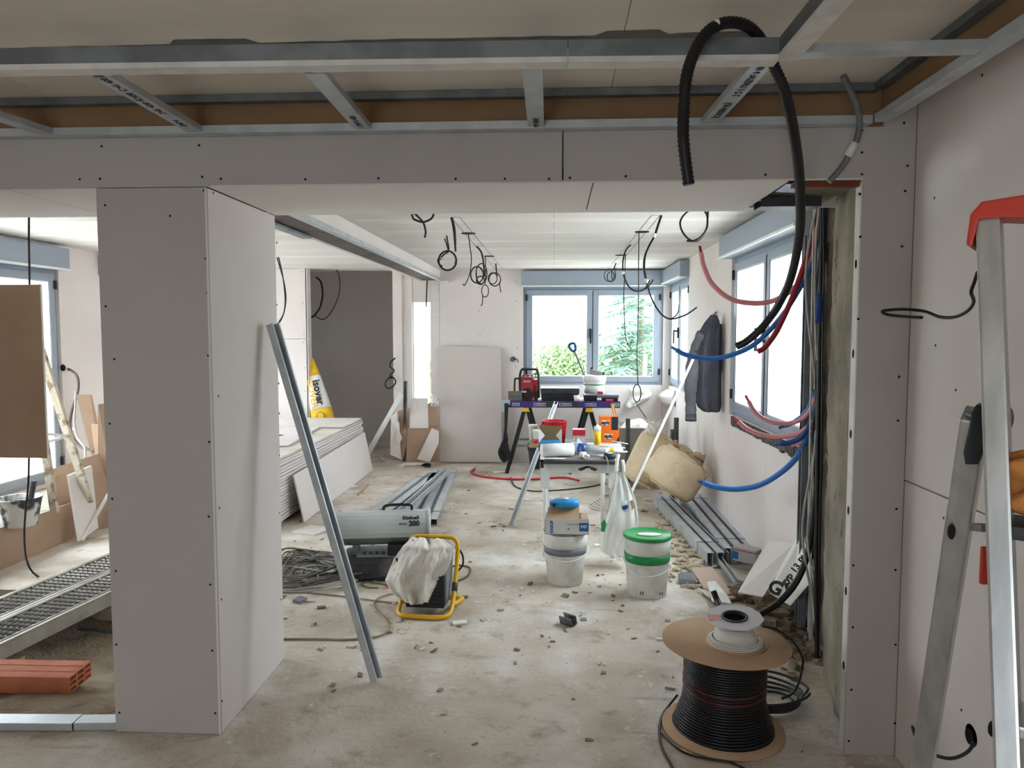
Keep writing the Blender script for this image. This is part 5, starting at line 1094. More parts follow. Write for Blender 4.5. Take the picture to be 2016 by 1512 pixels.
# ---- trestles with board, level and tools ------------------------------
VY = 8.5; VZ = at(1105,803,Y=VY).z; vx0 = at(990,800,Y=VY).x; vx1 = at(1221,800,Y=VY).x; LH = at(1105,790,Y=VY).z-VZ
def sawhorse(label, px):
    x = at(px,805,Y=VY).x; r = thing('sawhorse', label, 'sawhorse', (x,VY,0), group='sawhorses under the trestle board')
    MB().box(x-.03,x+.03,VY+.0,VY+.62,VZ-.045,VZ-.001).build('top_beam', BLACK, r, bev=.004)
    MB().poly([(x-.03,VY-.012,VZ-.002),(x+.03,VY-.012,VZ-.002),(x+.045,VY-.012,VZ-.045),(x-.045,VY-.012,VZ-.045)], (0,.02,0)).build('yellow_cap', YELLOW, r, bev=.002)
    for y in (VY+.04, VY+.56):
        for s in (-1,1):
            dy = -.05 if y < VY+.3 else .05
            MB().bar((x+s*.022,y,VZ-.04), (x+s*.215,y+dy,.0), .042, .034, (0,1,0)).build('leg', BLACK, r, bev=.004)
        MB().bar((x-.13,y,VZ-.44), (x+.13,y,VZ-.44), .02, .022).build('cross_bar', GALVD, r)
    return r
sawhorse('black sawhorse with yellow cap under the radio end of the board', 1035)
sawhorse('black sawhorse with yellow cap under the white bucket end of the board', 1160)
r = thing('trestle_board', 'grey board laid over the two sawhorses, tools on it', 'board', ((vx0+vx1)/2,VY+.3,VZ))
MB().box(vx0+.02,vx1-.02,VY+.045,VY+.60,VZ,VZ+LH*.9).build('board', mat('scuffed board',(176,172,168),.7,col2=(150,146,142),scale=5), r, bev=.002)
TB = VZ+LH*.9+.001
r = thing('spirit_level', 'long purple and black straightedge with white badges on the trestle edge', 'level', ((vx0+vx1)/2,VY,VZ))
MB().box(vx0+.06,vx1,VY,VY+.04,VZ+.001,VZ+LH).build('level_body', PURPLE, r, bev=.002)
for a, b in ((985,996),(1066,1098),(1108,1140),(1198,1221)): 
    q0 = at(a,796,Y=VY).x; q1 = at(b,796,Y=VY).x; MB().box(max(q0,vx0+.06),q1,VY-.001,VY,VZ+.006,VZ+LH-.004).build('dark_print', DGREY, r)
for a, b in ((1008,1023),(1051,1074),(1101,1125),(1152,1174),(1202,1219)):
    q0 = at(a,797,Y=VY).x; q1 = at(b,797,Y=VY).x; zc = VZ+LH*.5
    MB().box(q0,q1,VY-.0018,VY-.001,zc-.017,zc+.017).build('badge', WHITEP, r); MB().box(q0+.005,q1-.005,VY-.0024,VY-.0018,zc-.012,zc+.012).build('badge', INK, r)
    text('TOMECA', face((q0+q1)/2,VY-.0030,zc), .022, WHITEP, r, sx=(q1-q0)/.12)
hk = MB(); 
hk.poly([(vx0-.03,VY-.002,VZ+LH+.01),(vx0+.08,VY-.002,VZ+LH+.01),(vx0+.08,VY-.002,VZ+LH*.45),(vx0+.03,VY-.002,VZ+LH*.4),(vx0+.02,VY-.002,VZ-.02),(vx0+.045,VY-.002,VZ-.035),(vx0+.04,VY-.002,VZ-.05),(vx0-.015,VY-.002,VZ-.05)], (0,.03,0)); hk.build('end_bracket', GALV, r, bev=.002)
def P8(px, py, Y=8.6): return at(px,py,Y=Y)
# radio
x0,x1,z0,z1 = rect(1025,742,1059,792,8.62); cx = (x0+x1)/2; zt_ = z1-TB
r = thing('site_radio', 'red worksite radio with black roll cage on the trestle board', 'radio', (cx,8.66,TB))
MB().box(x0,x1-.05,8.60,8.78,TB+.01,z1).build('shell', RADIO, r, bev=.012)
MB().box(x1-.055,x1+.0,8.62,8.76,TB+.04,z1-.03).build('side_shell', RED, r, bev=.012)
MB().lathe([(0,0),(.055,0),(.06,.012),(.05,.016)], 24, Matrix.Translation((cx-.02,8.60,TB+.085)) @ Matrix.Rotation(H,4,'X')).build('speaker', BLACK, r)
MB().box(x0+.03,x1-.085,8.594,8.6,z1-.06,z1-.04).build('display', mat('pink grey display',(196,150,150),.4), r)
for k in range(4): MB().box(x1-.05,x1-.02,8.615,8.62,TB+.10+.022*k,TB+.112+.022*k).build('button', BLACK, r)
for k in range(3): MB().lathe([(.012,0),(.012,.018),(0,.018)], 10, Matrix.Translation((x0+.03+.05*k,8.68,z1))).build('knob', BLACK, r)
for y in (8.61,8.77): MB().tube(spline([(x0-.005,y,TB+.05),(x0-.012,y,z1-.01),(x0+.005,y,z1+.07),(x0+.03,y,z1+.085),(x1-.03,y,z1+.085),(x1-.005,y,z1+.06),(x1+.006,y,z1-.02),(x1+.006,y,TB+.03)],5), .0115, 8).build('cage_bar', BLACK, r)
MB().tube(spline([(x0-.0,8.6,z1-.02),(x0-.055,8.6,z1-.02),(x0-.065,8.6,z1-.04),(x0-.065,8.6,TB+.10),(x0-.0,8.6,TB+.09)],4), .011, 8).build('cage_bar', BLACK, r)
MB().box(x1-.045,x1+.0,8.585,8.66,TB,TB+.11).build('cage_foot', BLACK, r, bev=.01); MB().box(x0-.0,x0+.05,8.585,8.66,TB,TB+.05).build('cage_foot', BLACK, r, bev=.01)
MB().tube([(x1-.03,8.7,z1),(x1-.012,8.72,z1+.12)], .004, 6).build('aerial', BLACK, r)
# grey machine
x0,x1,z0,z1 = rect(1000,770,1031,791,8.56)
r = thing('rotary_laser', 'grey metal measuring device in front of the red radio', 'tool', ((x0+x1)/2,8.58,TB))
MB().box(x0,x1-.02,8.555,8.60,TB,z1).build('body', mat('olive grey metal',(112,116,112),.5,col2=(90,94,90),scale=9), r, bev=.012); MB().box(x1-.03,x1+.03,8.56,8.6,z1-.018,z1+.002).build('top_plate', GALV, r, bev=.004)
MB().box(x0+.05,x0+.065,8.57,8.58,z1,z1+.035).build('yellow_key', YELLOW, r)
for k in range(3): MB().box(x0+.02+.04*k,x0+.035+.04*k,8.552,8.556,TB+.05,TB+.06).build('button', BLACK, r)
# cases
def case(label, px, Y, dep, m, m2, split):
    x0,x1,z0,z1 = rect(*px, Y); r = thing('tool_case', label, 'case', ((x0+x1)/2,Y,TB), group=None); h = z1-TB
    MB().box(x0+.01,x1-.01,Y,Y+dep,TB,TB+h*.52).build('case_base', m, r, bev=.014); MB().box(x0,x1,Y-.004,Y+dep,TB+h*.53,TB+h).build('case_lid', m2, r, bev=.02)
    return r, x0, x1, h
r, x0, x1, h = case('flat black tool case lying in the middle of the trestle board', (1064,764,1141,792), 8.58, .28, BLACK, mat('grey black lid',(54,58,62),.5), 0)
for t in (.34,.68): MB().box(x0+(x1-x0)*t-.004,x0+(x1-x0)*t+.004,8.573,8.576,TB+h*.55,TB+h*.95).build('lid_rib', BLACK, r)
MB().box((x0+x1)/2-.05,(x0+x1)/2+.05,8.565,8.578,TB+h*.40,TB+h*.56).build('latch', BLACK, r, bev=.004)
r, x0, x1, h = case('black and grey power tool case with pink red latch on the trestle board', (1149,777,1219,794), 8.55, .3, BLACK, mat('slate lid',(104,106,118),.5), 0)
MB().box(x0+.0,x0+.15,8.54,8.552,TB+.01,TB+h-.01).build('front_pad', BLACK, r, bev=.008)
MB().box(x0+.15,x0+.20,8.535,8.55,TB+.015,TB+h*.55).build('white_tag', WHITEP, r, bev=.004)
MB().box(x0+.25,x0+.33,8.53,8.55,TB+.005,TB+h*.4).build('latch', mat('pink latch',(232,60,104),.4), r, bev=.006)
MB().box(x0+.16,x0+.22,8.6,8.66,TB+h,TB+h+.03).build('red_tag', RED, r, bev=.004)
c = at(1135,792,Y=8.56); c.z = TB; MB().lathe([(.026,0),(.034,.07),(.03,.07),(.0,.066)], 18, Matrix.Translation(c)).build('cup', WHITEP, label='white paper cup between the two tool cases', cat='cup')
# bucket with tools
c = at(1170,790,Y=8.83); c.z = TB; hh = at(1170,738,Y=8.83).z-TB
r = thing('bucket', 'white bucket with thin green stripe full of tools on the trestle board', 'bucket', c)
pail(r, c, hh, .112, .134, WHITEP); MB().lathe([(.126,hh*.60),(.1275,hh*.645)], 32, Matrix.Translation(c)).build('green_stripe', GREEN, r); MB().lathe([(.117,hh*.12),(.1255,hh*.57)], 32, Matrix.Translation(c)).build('grey_label', mat('pale grey label',(206,210,210),.5), r)
a = at(1152,742,Y=8.80); b_ = at(1131,692,Y=8.78)
r = thing('tool_with_grip', 'long grey tool with blue D shaped grip sticking out of the bucket', 'tool', a)
MB().tube([a+Vector((.02,0,-.14)), a, b_], .011, 8).build('shaft', mat('grey shaft',(124,128,120),.5), r)
dd = (b_-a).normalized(); ss = Vector((dd.z,0,-dd.x))
MB().tube(spline([b_, b_+dd*.03+ss*.028, b_+dd*.085+ss*.034, b_+dd*.10, b_+dd*.085-ss*.034, b_+dd*.03-ss*.028, b_],4), .0145, 8).build('grip', mat('blue grip',(24,76,140),.45), r)
r = thing('hand_saw', 'grey hand plane like tool lying on the bucket rim', 'tool', at(1172,733,Y=8.83))
MB().poly([at(1159,737,Y=8.80), at(1161,726,Y=8.80), at(1186,733,Y=8.80), at(1185,741,Y=8.80)], (0,.06,0)).build('body', mat('warm grey tool',(132,126,122),.5), r, bev=.004); MB().tube([at(1163,727,Y=8.83), at(1167,722,Y=8.83)], .014, 8).build('knob', BLACK, r)
MB().box(-.012,.012,-.01,.01,-.03,.02,Matrix.Translation(at(1188,736,Y=8.82))).build('blade', DGREY, r)
# black bag
r = thing('tool_bag', 'black bag hanging by its strap from the end of the trestle board', 'bag', at(992,905,Y=8.45))
MB().poly([at(993,794,Y=8.47), at(1001,794,Y=8.47), at(998,850,Y=8.46), at(1001,868,Y=8.45), at(990,870,Y=8.45), at(993,840,Y=8.46)], (0,.02,0)).build('strap', BLACK, r, bev=.003)
bb = MB(); AL = [(992,862),(987,872),(981,885),(980,893),(984,903),(990,909)]; AR = [(997,860),(1000,868),(1003,882),(1006,895),(1003,905),(997,910)]
def bagg(u, v):
    s = v*5; i = min(4,int(s)); f = s-i; lx = AL[i][0]*(1-f)+AL[i+1][0]*f; rx = AR[i][0]*(1-f)+AR[i+1][0]*f; y = AL[i][1]*(1-f)+AL[i+1][1]*f; a = 2*math.pi*u
    return at((lx+rx)/2+(rx-lx)/2*math.cos(a), y, Y=8.45)+Vector((0,.05*math.sin(a)+.012*noise.noise(Vector((math.cos(a)*3,math.sin(a)*3,v*4))),0))
bb.grid(24,16,bagg); bb.build('pouch', mat('black bag cloth',(30,30,33),.8,bump=.3), r); MB().bar(at(984,888,Y=8.40), at(989,897,Y=8.40), .03, .012).build('buckle', BLACK, r)
rg = MB()
def ragf(u, v): 
    p = at(1203+6*u+(5+4*v)*v, 797+30*v+1.5*math.sin(u*8), Y=8.49); return p+Vector((0,-.014*math.sin(math.pi*u*2)-.01,0))
rg.grid(12,14,ragf); rg.build('rag', LOR, solid=.006, label='pale orange rag hanging over the trestle edge above the fastener boxes', cat='rag')
# film under the far window and boards by it
fm = MB(); fm.grid(14,10,lambda u,v: at(1236+(30+14*v*(1-v)*4)*u+5*math.sin(v*5), 766+34*v-3*u+4*math.sin(u*6)*v, Y=9.28)+Vector((0,-.09*math.sin(math.pi*u)*(.3+v)+.05*noise.noise(Vector((u*4,v*4,1))),0))); fm.build('film_sheet', FILM, solid=.003, label='wrinkled white film hanging under the corner of the far window', cat='film')
fm = MB(); fm.grid(14,8,lambda u,v: at(1294+34*u, 762+32*v+6*u, X=1.365)+Vector((-.10*math.sin(math.pi*u)*math.sin(math.pi*v)+.03*noise.noise(Vector((u*4,v*4,7))),0,0))); fm.build('film_sheet', FILM, solid=.003, label='white film bulging below the corner side window', cat='film')
r = thing('storage_crate', 'grey board crate standing in the far corner behind the wool rolls', 'crate', at(1265,905,Y=7.9))
x0,x1,z0,z1 = rect(1219,843,1300,930,7.7); MB().box(x0,x1,7.7,7.715,0,z1).box(x0,x0+.015,7.715,8.3,0,z1).box(x1-.015,x1,7.715,8.3,0,z1).box(x0,x1,8.285,8.3,0,z1).build('panel', mat('grey crate board',(170,166,160),.7,col2=(156,152,146),scale=3), r, bev=.002)
fl_ = MB(); fl_.grid(16,10,lambda u,v: (x0+.02+(x1-x0-.04)*u, 7.72+.56*v, z1-.06+.12*math.sin(math.pi*u)*math.sin(math.pi*v)+.05*noise.noise(Vector((u*5,v*4,2))))); fl_.build('film_filling', FILM, r)
for px, py0, py1, Y in ((1236,824,846,7.68),(1331,822,858,7.35),(1324,845,868,7.28)):
    q = at(px,py1,Y=Y); t_ = at(px,py0,Y=Y); r = thing('steel_stud', {1236:'short stud upright at the crate edge',1331:'grey stud upright behind the wool rolls by the side wall',1324:'lower grey stud offcut behind the wool rolls'}[px], 'profile', (q.x,q.y,0)); MB().chan((q.x,q.y,0), t_, .045, .03, .002, (0,-1,0)).build('channel', GALVD, r)
# ---- jacket
r = thing('jacket', 'charcoal work jacket with grey sleeves hung on the wall beside the window', 'jacket', at(1390,830,Y=6.30))
JL = [(1399,620),(1388,634),(1374,658),(1366,690),(1366,720),(1364,760),(1372,800),(1384,810)]; JR = [(1412,619),(1417,634),(1419,660),(1421,700),(1420,740),(1420,780),(1420,805),(1416,812)]
def jf(u, v):
    s = v*7; i = min(6,int(s)); f = s-i; lx = JL[i][0]*(1-f)+JL[i+1][0]*f; rx = JR[i][0]*(1-f)+JR[i+1][0]*f; y = JL[i][1]*(1-f)+JL[i+1][1]*f; a = 2*math.pi*u
    return at((lx+rx)/2+(rx-lx)/2*math.cos(a), y, Y=6.30)+Vector((0,(.075+.02*math.sin(6*a+2*v))*math.sin(a)*min(1,.3+v*3)+.016*noise.noise(Vector((math.cos(a)*2.5,math.sin(a)*2.5,v*4)))+.012*math.sin(a*11+v*3)*v,0))
b = MB(); b.grid(56,40,jf); b.build('body', JACKD, r)
b = MB(); P = path([(1383,655,6.27),(1372,690,6.33),(1365,725,6.32),(1361,760,6.31),(1360,795,6.31),(1360,826,6.31)],5); n=len(P)
b.tube(P, [.045+.02*math.sin(math.pi*min(1,i/n*1.3))+.004*math.sin(i*2.1) for i in range(n)], 14); b.build('sleeve', JACKG, r)
MB().tube([P[-1]+Vector((0,0,.05)),P[-1]-Vector((0,0,.012))], .046, 14).build('cuff', JACKD, r)
b = MB(); P2 = path([(1415,640,6.42),(1420,670,6.40),(1421,705,6.39),(1420,730,6.39)],5); b.tube(P2, [.05]*len(P2), 12); b.build('sleeve', JACKD, r)
b = MB(); b.grid(12,8,lambda u,v: at(1378+12*u+6*v, 700+90*v, Y=6.305)+Vector((0,.02*math.cos(u*6)+.014*math.sin(v*7),0))); b.build('grey_panel', JACKG, r, solid=.004)
MB().tube(path([(1374,664,6.305),(1384,660,6.45),(1394,664,6.305)],4), .005, 6).build('reflective_seam', GALV, r)
MB().tube([at(1406,622,Y=6.42), at(1410,614,Y=6.5), Vector((XR,6.75,at(1410,618,Y=6.5).z))], .006, 6).build('hook', GALVD, label='small metal hook on the wall holding the jacket', cat='hook')
r = thing('straightedge', 'long white aluminium straightedge leaning over the wool rolls against the jacket', 'straightedge', at(1248,960,Y=5.95))
a, b_ = at(1250,955,Y=5.9), at(1367,702,Y=6.16); a = a+(a-b_)*((a.z-.012)/(b_.z-a.z)); MB().bar(a, b_, .05, .02, (1,0,.3)).build('bar', WHITEP, r, bev=.003)
for t in (.40,.62): 
    c = a.lerp(b_,t)+Vector((-.006,-.011,0)); MB().bar(c-(b_-a).normalized()*.07, c+(b_-a).normalized()*.07, .016, .004, (1,0,.3)).build('grip_slot', HOLE, r)
# ---- mineral wool rolls
def roll(label, base, top, rad, seed, ry=1.0):
    p, q = Vector(base), Vector(top); d, s, u = frame(p, q, (0,1,0)); L = (q-p).length
    r = thing('wool_roll', label, 'insulation', p); nv = 22; nu = 46
    def f(uu, v):
        a = 2*math.pi*uu; c = p.lerp(q, v); rr = rad*(1+.05*noise.noise(Vector((math.cos(a)*2,math.sin(a)*2,v*2+seed)))+.02*noise.noise(Vector((math.cos(a)*9,math.sin(a)*9,v*9+seed))))*(1-.22*abs(2*v-1)**7)
        return c+s*rr*math.cos(a)+u*rr*ry*math.sin(a)+d*(.03*noise.noise(Vector((math.cos(a)*4,math.sin(a)*4,seed+9))))*(1 if v > .9 or v < .1 else 0)
    b = MB(); b.grid(nu, nv, f); b.build('wool_skin', WOOL, r)
    sp = MB()        # spiral end: a coiled blanket edge
    def g(uu, v):
        a = 2*math.pi*2.6*uu; rr = rad*(.12+.83*uu); w_ = .055*rad/.2
        c = q+d*(-.035+.05*v+.02*noise.noise(Vector((uu*18,v*3,seed))))
        return c+s*rr*math.cos(a)+u*rr*ry*math.sin(a)
    sp.grid(110, 4, g); sp.build('wool_layers', WOOL, r, solid=.022)
    e = MB(); e.grid(30, 6, lambda uu,v: q-d*.03+(s*math.cos(2*math.pi*uu)+u*ry*math.sin(2*math.pi*uu))*rad*.95*v+d*.02*noise.noise(Vector((uu*9,v*9,seed)))); e.build('wool_end', WOOL, r)
    e = MB(); e.grid(30, 6, lambda uu,v: p+d*.012+(s*math.cos(2*math.pi*uu)+u*ry*math.sin(2*math.pi*uu))*rad*.95*v); e.build('wool_end', WOOL, r)
    return r
p = at(1307,962,Y=6.55); q = at(1352,902,Y=6.56); roll('fat beige mineral wool roll in front, its ragged end facing up', p, q, .245, 2, .82)
p = at(1256,952,Y=6.85); q = at(1298,858,Y=6.95); roll('beige mineral wool roll tilted behind the fat one', p, q, .17, 6, 1.0)
sl = MB()
def slf(u, v): 
    a = at(1290,878,Y=6.95).lerp(at(1386,922,Y=6.75), u); return a+Vector((.0,.0,.10*v))+Vector((.02*noise.noise(Vector((u*7,v*5,1))),.03*noise.noise(Vector((u*6,v*6,4)))+.05,.03*noise.noise(Vector((u*6,v*4,8)))))
sl.grid(26,8,slf); sl.build('wool_slab', WOOL, solid=.06, label='rough strip of beige wool squeezed between the rolls and the wall', cat='insulation')
fm = MB(); fm.grid(14,12,lambda u,v: at(1278+28*u-8*v, 828+26*v+5*math.sin(u*4), Y=6.72+.12*u)+Vector((0,-.05*math.sin(math.pi*u)*math.sin(math.pi*v)+.03*noise.noise(Vector((u*5,v*5,3))),0))); fm.build('film_sheet', FILM, solid=.003, label='torn white film folded over the top of the tilted wool roll', cat='film')
# ---- offcuts and rubble in the corner
MB().poly([at(1448,1180,Z=.02), at(1404,1188,Z=.012), at(1360,1122,Z=.02), at(1402,1120,Z=.05)], (0,0,.013)).build('board_offcut', mat('pinkish board back',(196,172,158),.8), label='pinkish board offcut lying on the floor before the profile bundles', cat='plasterboard', bev=.001)
MB().poly([at(1452,1167,Y=4.12), at(1499,1176,Y=4.0), at(1563,1071,Y=4.35), at(1511,1065,Y=4.75)], (.006,-.010,.008)).build('plasterboard_offcut', BOARD, label='long white plasterboard offcut leaning from the rubble to the window wall', cat='plasterboard', bev=.001)
MB().poly([at(1408,1146,Z=.05), at(1392,1148,Z=.06), at(1402,1185,Z=.035), at(1440,1190,Z=.03), at(1430,1172,Z=.035)], (0,0,.008)).build('paper_scrap', PAPER, label='curled white paper strip on the pinkish offcut', cat='paper')
MB().poly([at(1372,1160,Z=.012), at(1410,1188,Z=.012), at(1424,1192,Z=.012), at(1400,1170,Z=.03)], (0,0,.012)).build('paper_scrap', PAPER, label='white board splinter lying beside the pinkish offcut', cat='scrap')
r = thing('small_scrap', 'crushed grey carton scrap at the edge of the foam chips', 'scrap', at(1352,1150,Z=0)); MB().poly([at(1336,1150,Z=.003), at(1372,1154,Z=.003), at(1370,1140,Z=.02), at(1340,1136,Z=.03)], (0,.02,.03)).build('carton_scrap', MGREY, r, bev=.004)
def lump(seed, c, rx, ry, rz, n=18):
    b = MB()
    def f(u, v):
        a = 2*math.pi*u; e = math.pi*(v-.5); dirn = Vector((math.cos(a)*math.cos(e), math.sin(a)*math.cos(e), math.sin(e))); k = 1+.45*noise.noise(dirn*1.7+Vector((seed,0,0)))+.2*noise.noise(dirn*5+Vector((seed,3,0)))
        z = c[2]+rz*dirn.z*k
        return (c[0]+rx*dirn.x*k, c[1]+ry*dirn.y*k, max(.0, z))
    b.grid(n, n//2, f, False); return b
for i, (px, py, a, b, c_, lab) in enumerate(((1478,1178,.11,.09,.09,'broken lump of masonry at the foot of the leaning white offcut'),(1508,1196,.08,.07,.06,'smaller brown masonry lump behind the white wire spool'),(1545,1208,.07,.06,.05,'rubble lump under the sweeping black hose'),(1580,1190,.06,.06,.05,'yellowish foam lump on the corner rubble'))):
    p = at(px,py,Z=0); lump(i*3.1, (p.x,p.y,c_*.35), a, b, c_).build('masonry_lump', RUBBLE if i != 3 else FOAM, label=lab, cat='rubble')
MB().poly([at(1556,1243,Z=.008), at(1580,1262,Z=.008), at(1590,1256,Z=.008), at(1562,1238,Z=.008)], (0,0,.012)).build('board_splinter', PAPER, label='white edged board splinter on the floor in the corner', cat='scrap')
rb = MB(); R_ = random.Random(4)
def chip(b, c, s, ang=None):
    M = Matrix.Translation(c) @ Matrix.Rotation(R_.uniform(0,6.3),4,'Z') @ Matrix.Rotation(R_.uniform(-.5,.5),4,'X')
    b.box(-s[0],s[0],-s[1],s[1],-s[2]*.6,s[2],M)
for k in range(420):
    px = R_.gauss(1560,45); py = R_.gauss(1225,32); p = at(px,py,Z=0)
    if p.x < .72 or p.x > 1.32 or p.y < 3.25: continue
    s = abs(R_.gauss(0,.016))+.004; chip(rb, p+Vector((0,0,s*.5)), (s*1.3,s,s*.7))
rb.build('rubble', RUBBLE, kind='stuff', label='broken masonry crumbs strewn in the bare corner', cat='rubble')
fc = MB()
for k in range(190):
    px = R_.gauss(1360,28)+R_.uniform(-30,40); py = 985+R_.uniform(0,160)+(px-1330)*.5; p = at(px,py,Z=0)
    if p.x > 1.15: continue
    a = R_.uniform(0,3.1); l = R_.uniform(.02,.055); q = p+Vector((l*math.cos(a),l*math.sin(a),.014)); q2 = p+Vector((l*1.7*math.cos(a+.5),l*1.7*math.sin(a+.5),.010))
    fc.tube(spline([p+Vector((0,0,.010)),q,q2],3), R_.uniform(.007,.014), 6)
fc.build('foam_chips', FOAM, kind='stuff', label='beige foam offcuts strewn beside the profile bundles', cat='foam')
db = MB()
for k in range(430):
    px = R_.uniform(440,1600); py = 915+abs(R_.gauss(0,1))*190+R_.uniform(0,120)
    if py > 1512: continue
    p = at(px,py,Z=0)
    if p.x < -1.2 and p.y < 3.7: continue
    if p.x > 1.1 or p.x < -2.2: continue
    s = abs(R_.gauss(0,.006))+.0025; chip(db, p+Vector((0,0,s*.3)), (s*R_.uniform(1,2.4),s,s*.45))
db.build('floor_crumbs', mat('plaster crumbs',(150,142,130),.9,col2=(96,88,78),scale=3,col3=(216,210,202),scale3=5,lo3=.5,hi3=.55), kind='stuff', label='plaster crumbs and chips littering the bare floor', cat='debris')
c = at(1060,921,Z=0); r = thing('bucket', 'dark grey bucket on the floor beneath the wood plank, mostly hidden', 'bucket', c); pail(r, c, .29, .10, .13, DGREY)
for i, (px, py, m, lab, w_, l_) in enumerate(((984,930,PAPER,'white rag lump at the foot of the radio end sawhorse',.08,.14),(660,965,PAPER,'pale board strip on the floor beside the leaning white sheet',.06,.5),(615,1045,BOARD,'flat white board scrap on the floor before the stack',.22,.24),(715,965,CARD,'long brown strip lying behind the askew bundle',.02,.5),(752,905,BOARD,'white board splinter at the recess threshold',.03,.3),(705,1110,CARD,'thin brown strip by the heater',.012,.2),(1035,985,BOARD,'white scrap on the floor left of the table leg',.04,.07),(1178,1075,PAPER,'white paper scrap under the rubbish bag',.05,.06),(905,1228,PAPER,'crumpled paper scrap beside the yellow heater frame',.05,.08))):
    p = at(px,py,Z=.0); MB().box(-l_/2,l_/2,-w_/2,w_/2,.001,.011,Matrix.Translation(p) @ Matrix.Rotation(.5+i*.37,4,'Z')).build('board_scrap', m, label=lab, cat='scrap', bev=.001)
# ---- cables hanging from the far ceiling
GW = 'cable drops of the far ceiling'
def drop(label, paths, r0=.007):
    t = thing('ceiling_cable', label, 'cable', at(paths[0][0][0][0],paths[0][0][0][1],Y=paths[0][0][0][2]), 0, GW)
    for pts, rr in paths: MB().tube(path(pts,6), rr*.68, 7).build('cable', BLACKC, t)
    return t
def Yc(pts, Y): return [(a,b,Y) for a,b in pts]
def ring(cx, cy, rx, ry, Y, a0=0, turns=1.15, k=11):
    n = int(k*turns); return [(cx+rx*math.cos(a0+2*math.pi*i/k)*(1-.004*i), cy+ry*math.sin(a0+2*math.pi*i/k), Y+.004*i) for i in range(n+1)]
drop('black cable loop half hidden above the soffit edge, its tail hanging', [([(806,395,4.3)]+Yc([(812,427),(820,434),(832,437),(845,433),(853,424),(858,395)],4.3),.009),(Yc([(816,420),(828,432),(834,440),(838,456),(836,468)],4.32),.009)])
drop('black cable with a neat round loop and two upright ends', [(Yc([(888,428),(892,445),(895,470),(897,495)],5.0),.010),(Yc([(890,428),(895,450),(897,480)],5.02),.009),(ring(881,513,18,19,5.0,-.2,2.1),.009),(Yc([(868,507),(875,500),(883,494),(882,480),(879,464)],4.99),.008),(Yc([(869,510),(862,511),(864,520),(871,524)],4.99),.007),(Yc([(883,494),(879,480),(875,470)],4.98),.007)])
drop('thin black cable from the first lamp hole with hooked end', [(Yc([(922,459),(925,485),(928,508),(926,532),(922,547),(917,558),(914,562),(911,559)],5.8),.006)])
drop('black cable tied in several tangled loops behind the neat one', [(Yc([(938,485),(946,494),(950,506),(952,520),(954,545)],6.7),.012),(ring(939,541,13,16,6.7,.5,1.9),.009),(ring(948,539,11,20,6.68,1.0,1.4),.008),(ring(946,552,8,8,6.66,0,1.3),.008)])
drop('thin black cable from the second lamp hole ending in a small loop', [(Yc([(955,504),(956,530),(955,560)],7.5),.007),(ring(955,573,7,12,7.5,-1.6,1.0),.007),(Yc([(950,580),(950,592),(949,600),(946,602)],7.5),.007)])
drop('black cable tied in round loops nearest the far wall', [(Yc([(976,519),(977,530),(979,545)],8.3),.012),(ring(974,550,12,13,8.3,0,1.8),.009),(ring(970,548,9,11,8.28,2,1.2),.008),(Yc([(985,552),(984,562),(986,576)],8.3),.008)])
drop('thick twin cable splitting into two long upturned ends by the jacket', [(Yc([(1302,424),(1296,442),(1288,466),(1278,485),(1270,505),(1268,528),(1272,552)],4.95),.012),(Yc([(1272,552),(1278,575),(1288,598),(1302,618),(1318,627),(1330,622),(1336,612),(1337,600)],4.95),.006),(Yc([(1273,552),(1280,580),(1292,605),(1306,622),(1322,628),(1345,622),(1360,614),(1372,605)],4.93),.008)])
drop('black cable bowing under the far window box with two upturned ends', [(Yc([(1242,482),(1234,490),(1228,504),(1226,525),(1228,543),(1235,560),(1246,571),(1258,573),(1270,568),(1279,552)],6.6),.010),(Yc([(1228,543),(1237,563),(1250,573),(1268,570),(1280,560),(1286,550)],6.58),.008)])
drop('thin black cable hanging before the window, its end curling out', [(Yc([(1231,500),(1230,540),(1228,580),(1229,620),(1231,660),(1236,677),(1243,688)],7.2),.0065)])
drop('longest thin cable hanging to the crate with a loop near its end', [(Yc([(1258,457),(1257,520),(1257,570),(1256,640),(1254,700),(1256,758)],5.8),.006),(ring(1254,774,8,17,5.8,-1.4,1.6),.006),(Yc([(1250,788),(1258,802),(1266,814),(1273,824)],5.8),.006)])
drop('small tangled bundle of violet black wires before the shutter box', [(Yc([(1213,518),(1210,525),(1208,532)],8.2),.011),(ring(1199,543,10,11,8.2,0,1.2),.006),(ring(1203,545,8,10,8.18,1,1.6),.006),(ring(1208,541,4,11,8.16,2,1.5),.007)])
drop('single black cable ring hanging at the window side of the ceiling', [([(1394,405,4.6)]+Yc([(1393,430),(1391,450),(1380,466),(1366,474),(1352,474)],4.6),.009),(Yc([(1384,410),(1392,425),(1392,445),(1384,465),(1370,475),(1355,470),(1343,455),(1339,440),(1343,428),(1352,418),(1365,408)],4.62),.009)])
